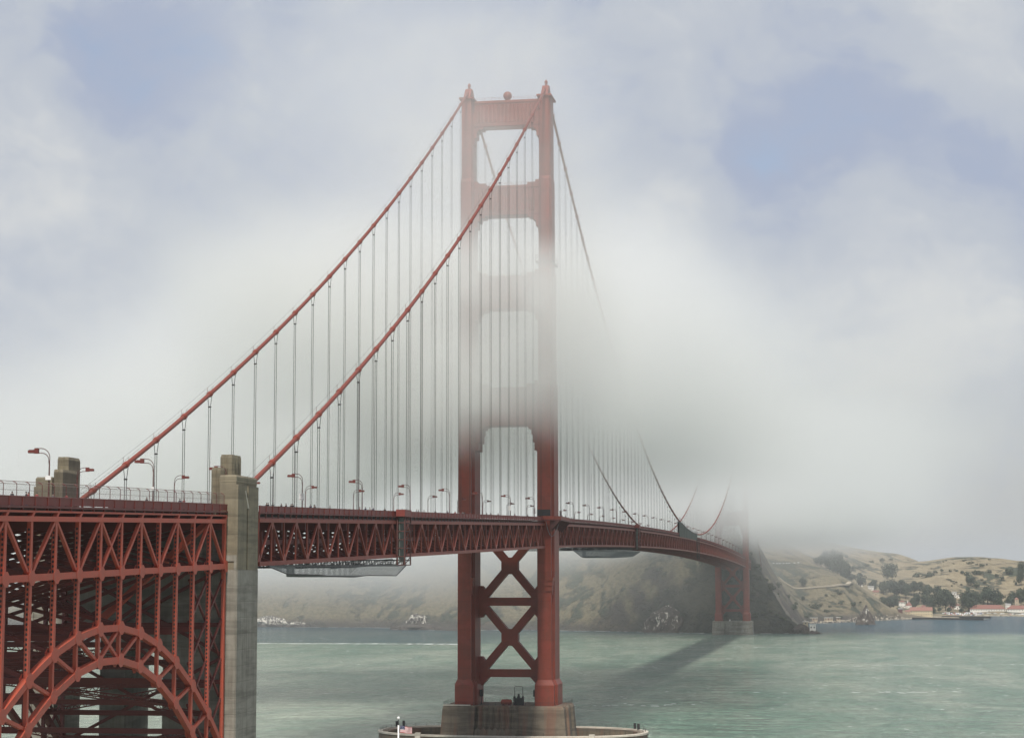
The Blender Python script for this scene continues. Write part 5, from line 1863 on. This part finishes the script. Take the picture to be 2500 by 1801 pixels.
HILL = 'tall hazy trees of the grove on the hill'
for x, y, w, zt in ((167.5, 2450, 20, 50), (187, 2450, 27, 50), (201.7, 2450, 20, 48), (215, 2480, 24, 51), (234.7, 2450, 23.5, 46), (178, 2480, 20, 52), (150, 2470, 15, 50), (225, 2500, 18, 50), (195, 2490, 20, 53)):
    tree(x, y, w, zt, 'tall dark tree in the dense grove behind the white villa', GROVE)
for x, y, w, zt in ((175.8, 2352, 20, 28), (214.6, 2376, 18, 34), (228, 2376, 20, 31), (238, 2362, 16, 30), (184, 2360, 14, 30), (165, 2380, 16, 27), (209, 2350, 9, 24)):
    tree(x, y, w, zt, 'lower dark tree around the white villa', 'lower trees around the villa')
for x, y, w, zt in ((247, 2334, 26, 42), (257, 2342, 24, 40), (265, 2360, 18, 36), (291, 2334, 27, 39), (298, 2352, 20, 35), (284, 2352, 16, 33)):
    tree(x, y, w, zt, 'big round dark tree behind the car park, either side of the cottage', MID)
for x, y, w, zt in ((327, 2450, 31, 43), (318, 2424, 22, 37), (335, 2440, 22, 36), (344.6, 2450, 18, 33), (363.5, 2450, 24, 35), (375, 2424, 20, 40), (355, 2400, 14, 26), (310, 2460, 15, 34), (340, 2400, 16, 27), (385, 2440, 20, 42)):
    tree(x, y, w, zt, 'dark tree behind the long red roofed buildings', 'trees behind the long red roofs')
for x, y, w, zt in ((80.6, 2250, 19.5, 98), (92, 2250, 23, 97), (102.7, 2250, 16, 95), (86, 2270, 20, 96), (97, 2275, 18, 96), (108, 2262, 15, 82), (113, 2285, 14, 78), (74, 2240, 14, 90), (68, 2232, 12, 86), (104, 2240, 13, 80)):
    tree(x, y, w, zt, 'tall hazy tree of the block shaped grove on the hillside', HILL)
for x, y, w, zt, lb in ((121.5, 2600, 10, 76, 'small hazy tree right of the block shaped hill grove'), (118, 2350, 22, 62, 'spreading tree on the slope below the hill grove'), (177, 2650, 24, 79, 'broad hazy tree high in the fold between the hills'),
                        (186, 2680, 18, 80, 'second hazy tree in the fold between the hills'), (152.6, 2460, 17, 53, 'tree over the hillside pair of white houses'), (132, 2400, 19, 64, 'leafy tree left above the hillside houses'),
                        (172, 2205, 20, 28, 'dark tree at the end of the bare spur'), (164, 2230, 16, 27, 'second dark tree at the end of the bare spur'), (183.6, 2125, 10, 15, 'small round tree left of the station house'),
                        (231, 2128, 8, 13, 'small dark tree at the right end of the station house'), (312, 2620, 18, 56, 'dark tree in the gully between two tan knolls'), (400.6, 2700, 15, 82, 'tall tree on the hill at the far right edge'),
                        (396, 2660, 14, 70, 'lower tree on the hill at the far right edge'), (251.8, 2490, 12, 40, 'tree with pale gap left of the upper flat houses'), (54, 1934, 12, 57, 'lone dark tree beside the pale bluff road'),
                        (246.9, 2310, 8, 12, 'small palm like tree, left one before the big round trees'), (259.8, 2308, 8, 12, 'small palm like tree, right one before the big round trees'), (279, 2312, 9, 11, 'low leafy tree between the two big round trees')):
    tree(x, y, w, zt, lb, None)

def bush_mesh(seed):
    r = random.Random(seed)
    mb = MB()
    L = [(r.uniform(-.3, .3), r.uniform(-.3, .3), r.uniform(.2, .6), r.uniform(.2, .34)) for _ in range(6)]
    for k in range(260):
        cx, cy, cz, rr = r.choice(L)
        d = Vector((r.gauss(0, 1), r.gauss(0, 1), abs(r.gauss(0, 1)) - .3)).normalized()
        q = rr * r.uniform(.75, 1.1)
        p = Vector((cx + d.x * q, cy + d.y * q, cz + d.z * q))
        a = Vector((r.gauss(0, 1), r.gauss(0, 1), r.gauss(0, 1))).cross(d).normalized()
        b = a.cross(d)
        s = .085 * r.uniform(.6, 1.4)
        mb.add([p + a * s, p + b * s * .7, p - a * s, p - b * s * .7], [(0, 1, 2, 3)])
    return mb.mesh('bush', M['bush'])
BUSHES = [bush_mesh(30 + i) for i in range(4)]
def bush(x, y, w, h, label, group):
    o = put('bush', RNG.choice(BUSHES), loc=(x, y, ground_z(x, y) - .1 * h))
    o.scale = (w, w, h * 1.15)
    o.rotation_euler = (0, 0, RNG.uniform(0, 6.28))
    tag(o, label, 'bush', group)
for x, y, w, h in ((42.2, 1702, 4, 5.5), (55.2, 1874, 7, 8), (48.4, 1784, 7, 5), (49, 1678, 12, 8), (69.7, 1860, 12, 8.5), (104.3, 1900, 9, 5.5), (118.8, 1906, 7, 6.4), (60, 1776, 9, 4.5), (87.1, 1848, 9.3, 4.7), (102, 1834, 8.5, 2.6),
                   (65.4, 1800, 7.6, 3.8), (98.3, 1932, 6.4, 4), (32, 1664, 8.5, 8.5), (48.1, 1664, 8.5, 5.7), (100.5, 1926, 8, 5.5), (118.5, 1908, 7.8, 5), (77, 1880, 6, 4), (90, 1880, 5, 3), (84, 1915, 6, 4), (128, 1945, 5, 3)):
    bush(x, y, w, h, 'dark green bush on the dry bluff above the cove', 'bushes on the dry bluff')
for x, y, w, h in ((50.1, 1336, 4.5, 5), (33.8, 1564, 4, 5.5), (33.3, 1362, 5.6, 6), (34.1, 1368, 7.4, 8)):
    bush(x, y, w, h, 'dark bush clinging to the cliff edge right of the far tower', 'bushes on the cliff edge')
r = random.Random(77)
n = 0
while n < 46:
    x, y = r.uniform(-95, 52), r.uniform(1322, 1470)
    z = ground_z(x, y)
    if z < 8 or z > 95 or shore_dist(np.array([x]), np.array([y]))[0] < 6: continue
    w = r.uniform(3.5, 9)
    bush(x, y, w, w * r.uniform(.5, .8), 'dark scrub bush on the steep dark cliff round the far tower', 'scrub bushes on the dark cliff')
    n += 1
for x, y, w, h in ((277.9, 2640, 8.7, 3.3), (283.3, 2628, 9.7, 3.2), (289.3, 2626, 6.5, 3.2), (296.7, 2614, 6.5, 3.2), (280.4, 2594, 4.3, 3.2), (284.6, 2614, 5.4, 2.2), (306.1, 2602, 4.3, 3.2)):
    bush(x, y, w, h, 'low scrub clump on the rounded tan knoll', 'scrub clumps on the tan knoll')
for x, y, w, h in ((317.9, 2612, 12.9, 9.7), (313.5, 2654, 18.5, 14), (311.5, 2686, 13, 8.8), (302.5, 2690, 9.9, 6.6), (324.3, 2706, 11, 8.8), (336.3, 2714, 17.7, 9), (350, 2730, 8.9, 6.7), (270.8, 2702, 6.6, 6.6), (284, 2694, 6.6, 5.5),
                   (292.8, 2702, 7.7, 4.4), (337.6, 2662, 9.8, 5.5), (368.4, 2700, 8.8, 7.7), (360, 2712, 8.9, 6.6), (384.2, 2726, 17.8, 11), (240.1, 2672, 20, 9), (229.5, 2690, 17, 9), (250, 2680, 12, 8), (258.8, 2692, 11, 6.6), (387.4, 2670, 5.5, 9.8), (333.9, 2682, 5.5, 4.4)):
    bush(x, y, w, h, 'dark brush in the folds between the tan knolls', 'brush in the folds of the hills')
for x, y, w, h in ((282.4, 2918, 4.7, 2.4), (289.1, 2930, 4.7, 2.9), (317.1, 2902, 5.9, 2.9), (324.5, 2860, 9.3, 5.8), (334.7, 2832, 6.9, 3.4), (343.1, 2780, 10.2, 6.8), (363.4, 2914, 5.9, 2.9), (350.9, 2800, 4.5, 3.4), (331.1, 2878, 7, 4.7),
                   (320.8, 2908, 4.7, 2.3), (298.2, 2880, 4.7, 2.3), (146, 2842, 12.8, 7), (131.2, 2780, 20, 8), (175.4, 2940, 13, 8), (109, 2850, 9, 8), (155, 2900, 9, 5), (190, 2960, 10, 5)):
    bush(x, y, w, h, 'small dark bush dotted on the upper grassy hill', 'bushes dotted on the upper hills')


# ------------------------------------------------------------------ people behind the railings
def person_proto(seed, shirt, trousers, bend):
    r = random.Random(seed)
    J = {'pel': (0, 0, .93, .13), 'sp': (0, .01, 1.15, .125), 'ch': (0, .0, 1.35, .145), 'nk': (0, .01, 1.5, .055), 'hd': (0, -.01, 1.60, .085), 'top': (0, 0, 1.72, .075)}
    E = [('pel', 'sp'), ('sp', 'ch'), ('ch', 'nk'), ('nk', 'hd'), ('hd', 'top')]
    for s, n in ((-1, 'l'), (1, 'r')):
        J.update({n + 'hip': (s * .09, 0, .88, .095), n + 'kn': (s * .10, -.03 * s * bend, .49, .062), n + 'an': (s * .11, .03 * s * bend, .09, .042), n + 'toe': (s * .12, -.15 + .03 * s * bend, .04, .035),
                  n + 'sh': (s * .17, 0, 1.43, .06), n + 'el': (s * .23, .03 - .08 * bend, 1.17, .042), n + 'wr': (s * .21, -.12 - .14 * bend * (s > 0), .98 + .12 * bend, .03), n + 'ha': (s * .21, -.16 - .16 * bend * (s > 0), .92 + .16 * bend, .035)})
        E += [('pel', n + 'hip'), (n + 'hip', n + 'kn'), (n + 'kn', n + 'an'), (n + 'an', n + 'toe'), ('ch', n + 'sh'), (n + 'sh', n + 'el'), (n + 'el', n + 'wr'), (n + 'wr', n + 'ha')]
    ks = list(J)
    me = bpy.data.meshes.new('body')
    me.from_pydata([J[k][:3] for k in ks], [(ks.index(a), ks.index(b)) for a, b in E], [])
    o = bpy.data.objects.new('body', me)
    COL.objects.link(o)
    md = o.modifiers.new('skin', 'SKIN')
    md.use_smooth_shade = True
    sv = me.skin_vertices[0].data
    for i, k in enumerate(ks):
        sv[i].radius = (J[k][3], J[k][3])
        sv[i].use_root = (k == 'pel')
    ss = o.modifiers.new('sub', 'SUBSURF'); ss.levels = 1; ss.render_levels = 1
    dg = bpy.context.evaluated_depsgraph_get()
    m2 = bpy.data.meshes.new_from_object(o.evaluated_get(dg))
    bpy.data.objects.remove(o, do_unlink=True)
    m2.materials.clear()
    skin = bpy.data.materials.get('skin') or simple('skin', (.42, .25, .18), .6)
    for q in (shirt, trousers, skin): m2.materials.append(q)
    for p in m2.polygons:
        z = p.center.z
        p.material_index = 2 if (z > 1.47 or (abs(p.center.x) > .15 and z < 1.05 and z > .85 and p.center.y < -.08)) else 0 if z > .93 else 1
    T = thing('person', (0, 0, 0), 'x', 'person')
    put('body', m2, T)
    mb = MB(); mb.tube([(0, .015, 1.62), (0, .02, 1.70), (0, .015, 1.765), (0, .01, 1.80)], [.098, .10, .075, .02], 10)
    put('hair', mb.mesh('hair', M['black']), T)
    return T
cl = [simple('cloth_dark', (.03, .03, .035), .9), simple('cloth_navy', (.03, .04, .08), .9), simple('cloth_grey', (.12, .12, .12), .9), simple('cloth_red', (.25, .04, .04), .9), simple('cloth_pale', (.45, .43, .40), .9)]
PEOPLE = [person_proto(1, cl[0], cl[1], 0.2), person_proto(2, cl[2], cl[0], 1.0), person_proto(3, cl[1], cl[0], .6), person_proto(4, cl[3], cl[0], .4), person_proto(5, cl[4], cl[1], .8)]
WHO = ['dark clothes', 'a grey top', 'a navy top', 'a red top', 'a pale top']
_used = set()
def person(y, x, zone, group):
    i = min(4, int(RNG.random() ** 1.8 * 5))
    T = PEOPLE[i] if i not in _used else copy_tree(PEOPLE[i])
    _used.add(i)
    T.location = (x, y, rail(y) - 1.12)
    T.rotation_euler = (0, 0, RNG.choice((RNG.uniform(-.5, .5), math.pi + RNG.uniform(-.5, .5), math.pi / 2)))
    tag(T, 'pedestrian in %s %s' % (WHO[i], zone), 'person', group + ', in ' + WHO[i])
for y in (-424.3, -421.7, -419.6, -416.9, -412.8, -407, -379.4, -364.7, -363.3, -348.5):
    person(y, 12.3 + RNG.uniform(-.5, .5), 'behind the fenced railing left of the pylon', 'walkers over the arch')
for y in (-318.6, -317.7, -316.8, -308.8, -306.8, -303.7, -302.8, -291, -288.2, -286.1, -277, -253.7, -248.2, -244.1, -241.2, -229.8, -213.7, -210.2, -199.7, -194.3, -187.6, -174.3, -162.1, -151.3, -149.3, -143.9, -136.5, -128.8, -105.8, -97.2, -87.5, -60, -56, -38):
    person(y, 12.4 + RNG.uniform(-.5, .6), 'on the near sidewalk between the pylon and tower', 'walkers on the side span')
for y, x in ((-6.5, 18.2), (1.5, 18.4), (9, 18.5), (42.3, 12.6), (48.5, 12.8), (57.4, 12.5), (63.9, 12.7)):
    person(y, x, 'on the walkway just past the near tower', 'walkers past the tower')
for i in range(5):
    if i not in _used:
        for c in list(PEOPLE[i].children): bpy.data.objects.remove(c, do_unlink=True)
        bpy.data.objects.remove(PEOPLE[i], do_unlink=True)


# ------------------------------------------------------------------ haze and fog
def volume_box(name, lo, hi, mat, label, cat):
    mb = MB(); mb.box(lo[0], hi[0], lo[1], hi[1], lo[2], hi[2])
    o = mb.build(name, mat, kind='stuff')
    return tag(o, label, cat)
def vol_mat(name, aniso=0.0, col=(0.98, 0.98, 0.98), step=1.0):
    m = bpy.data.materials.new(name)
    m.use_nodes = True
    nt = m.node_tree
    nt.nodes.clear()
    g = G(nt)
    out = g.n('ShaderNodeOutputMaterial')
    v = g.n('ShaderNodeVolumePrincipled')
    v.inputs['Color'].default_value = (*col, 1)
    v.inputs['Anisotropy'].default_value = aniso
    nt.links.new(v.outputs[0], out.inputs['Volume'])
    m.cycles.volume_step_rate = step
    m.cycles.homogeneous_volume = False
    return m, g, v
def haze():
    m, g, v = vol_mat('haze_air', 0.2, (0.95, 0.97, 1.0))
    v.inputs['Density'].default_value = 0.00005
    m.cycles.homogeneous_volume = True
    volume_box('haze', (-16200, -8200, -1.0 - 8.5), (16200, 20200, 330), m, 'pale sea haze over the whole strait', 'haze')
haze()

def fog():
    m, g, v = vol_mat('fog_bank_air', 0.0, (0.93, 0.932, 0.925), 1.0)
    ge = g.n('ShaderNodeNewGeometry')
    P = ge.outputs['Position']
    x, y, z = g.xyz(P)
    n = g.noise(P, 0.0075, 3.0, 0.6).outputs['Fac']
    nc = g.sub(n, 0.5)
    base = g.add(g.add(112.0, g.mul(nc, 70.0)), g.smooth(x, -20.0, -320.0, 0.0, -34.0))
    base = g.add(base, g.smooth(y, 700.0, 1350.0, 0.0, -20.0))
    wid = g.smooth(x, -40.0, -300.0, 16.0, 40.0)
    low = g.smooth(z, g.sub(base, wid), g.add(base, wid))
    north = g.m('MAXIMUM', g.smooth(y, 1430.0, 1600.0, 1.0, 0.0), g.smooth(x, 30.0, -160.0))
    north = g.m('MAXIMUM', north, 0.5)
    core = g.mul(g.mul(g.smooth(y, 900.0, 1220.0), g.smooth(y, 1400.0, 1540.0, 1.0, 0.0)), g.smooth(x, -190.0, -90.0))
    east = g.smooth(g.add(x, g.mul(nc, 240.0)), 10.0, 270.0, 1.0, 0.0)
    south = g.smooth(g.add(y, g.mul(nc, 80.0)), 40.0, 130.0)
    front = g.mul(g.mul(g.smooth(y, 45.0, 130.0), g.smooth(y, 540.0, 320.0)), g.mul(g.smooth(g.add(x, g.mul(nc, 120.0)), 120.0, 10.0), g.smooth(x, -320.0, -120.0)))
    tz = g.add(g.add(142.0, g.mul(core, g.smooth(x, -200.0, -100.0, 20.0, 45.0))), g.add(g.mul(front, 22.0), g.smooth(x, -90.0, -220.0, 0.0, -34.0)))
    top = g.smooth(z, g.sub(tz, g.mul(front, 12.0)), g.add(g.add(tz, 55.0), g.mul(front, 22.0)), 1.0, 0.0)
    d = g.mul(g.mul(g.mul(low, top), g.mul(east, south)), north)
    d = g.mul(d, g.smooth(n, 0.32, 0.66, 0.40, 1.55))
    mist = g.mul(g.mul(g.smooth(y, 650.0, 1350.0), g.smooth(x, 300.0, -300.0, 0.0, 1.0)), g.smooth(z, 0.0, 90.0, 0.3, 1.0))
    g.nt.links.new(g.add(g.mul(d, g.add(g.add(0.0032, g.mul(core, 0.0085)), g.mul(front, 0.019))), g.mul(mist, 0.0012)), v.inputs['Density'])
    volume_box('fog_bank', (-1100, 40, -9.2), (420, 2500, 262), m, 'thick white fog bank lying over the main span and the headland', 'fog')
    m, g, v = vol_mat('fog_wisp_air', -0.05, (0.955, 0.952, 0.935), 1.0)
    ge = g.n('ShaderNodeNewGeometry')
    P = ge.outputs['Position']
    x, y, z = g.xyz(P)
    n = g.noise(P, 0.019, 3.0, 0.6).outputs['Fac']
    nc = g.sub(n, 0.5)
    zz = g.add(z, g.mul(nc, 45.0))
    mid = g.mul(g.smooth(zz, 92.0, 132.0), g.smooth(zz, 148.0, 172.0, 1.0, 0.0))
    hi = g.mul(g.smooth(zz, 140.0, 165.0), g.smooth(zz, 228.0, 270.0, 1.0, 0.0))
    edge = g.mul(g.smooth(g.sub(g.add(y, g.mul(nc, 60.0)), g.mul(x, 0.8)), -128.0, -48.0), g.smooth(y, 60.0, 130.0, 1.0, 0.0))
    ex = g.mul(g.smooth(g.add(x, g.mul(nc, 50.0)), 12.0, 46.0, 1.0, 0.0), g.smooth(x, -95.0, -30.0))
    d = g.mul(g.add(g.mul(mid, 0.033), g.mul(hi, 0.0058)), g.mul(edge, ex))
    d = g.mul(d, g.smooth(n, 0.30, 0.68, 0.25, 1.75))
    g.nt.links.new(d, v.inputs['Density'])
    volume_box('fog_wisp', (-100, -175, 70), (90, 140, 275), m, 'drifting fog wrapping the middle of the near tower', 'fog')
fog()


# ------------------------------------------------------------------ one label each for the members of small groups
def nth(n):
    if n < len(ORD): return ORD[n]
    k = n + 1
    tens = {20: 'twenty', 30: 'thirty', 40: 'forty', 50: 'fifty'}
    ones = ORD[:9]
    t = k // 10 * 10
    return {30: 'thirtieth', 40: 'fortieth', 50: 'fiftieth'}[k] if k == t else tens[t] + '-' + ones[k - t - 1]
def relabel(group, phrase):
    L = [o for o in bpy.data.objects if o.parent is None and o.get('group') == group]
    L.sort(key=lambda o: (o.location.x - 114.8) / (o.location.y + 649.7))
    for i, o in enumerate(L):
        o['label'] = phrase % ('leftmost' if i == 0 else 'rightmost' if i == len(L) - 1 else nth(i) + ' from left')
relabel(GROVE, '%s of the tall dark trees in the grove behind the white villa')
relabel('lower trees around the villa', '%s of the lower dark trees around the white villa')
relabel(MID, '%s of the big round dark trees behind the car park')
relabel(HILL, '%s of the tall hazy trees in the block shaped hillside grove')
relabel('trees behind the long red roofs', '%s of the dark trees behind the long red roofs')
relabel('bushes on the dry bluff', '%s of the dark green bushes on the dry bluff above the cove')
relabel('bushes on the cliff edge', '%s of the bushes on the cliff edge right of the far tower')
relabel('scrub clumps on the tan knoll', '%s of the low scrub clumps on the rounded tan knoll')
relabel('brush in the folds of the hills', '%s of the dark brush clumps in the folds between the tan knolls')
relabel('bushes dotted on the upper hills', '%s of the small bushes dotted on the upper grassy hills')
relabel('scrub bushes on the dark cliff', '%s of the scrub bushes on the dark cliff round the far tower')
relabel('cars parked at the hilltop viewpoint', '%s of the tiny white cars parked on the hilltop viewpoint')
for g_, ph in (('walkers over the arch', 'along the fenced railing'), ('walkers on the side span', 'between pylon and tower'), ('walkers past the tower', 'just past the near tower')):
    L = [o for o in bpy.data.objects if o.parent is None and (o.get('group') or '').startswith(g_ + ', ')]
    L.sort(key=lambda o: (o.location.x - 114.8) / (o.location.y + 649.7))
    for i, o in enumerate(L):
        who = o['group'].split(', ')[1]
        o['label'] = 'pedestrian %s, %s %s' % (who, 'leftmost' if i == 0 else nth(i) + ' from left', ph)
        o['group'] = g_
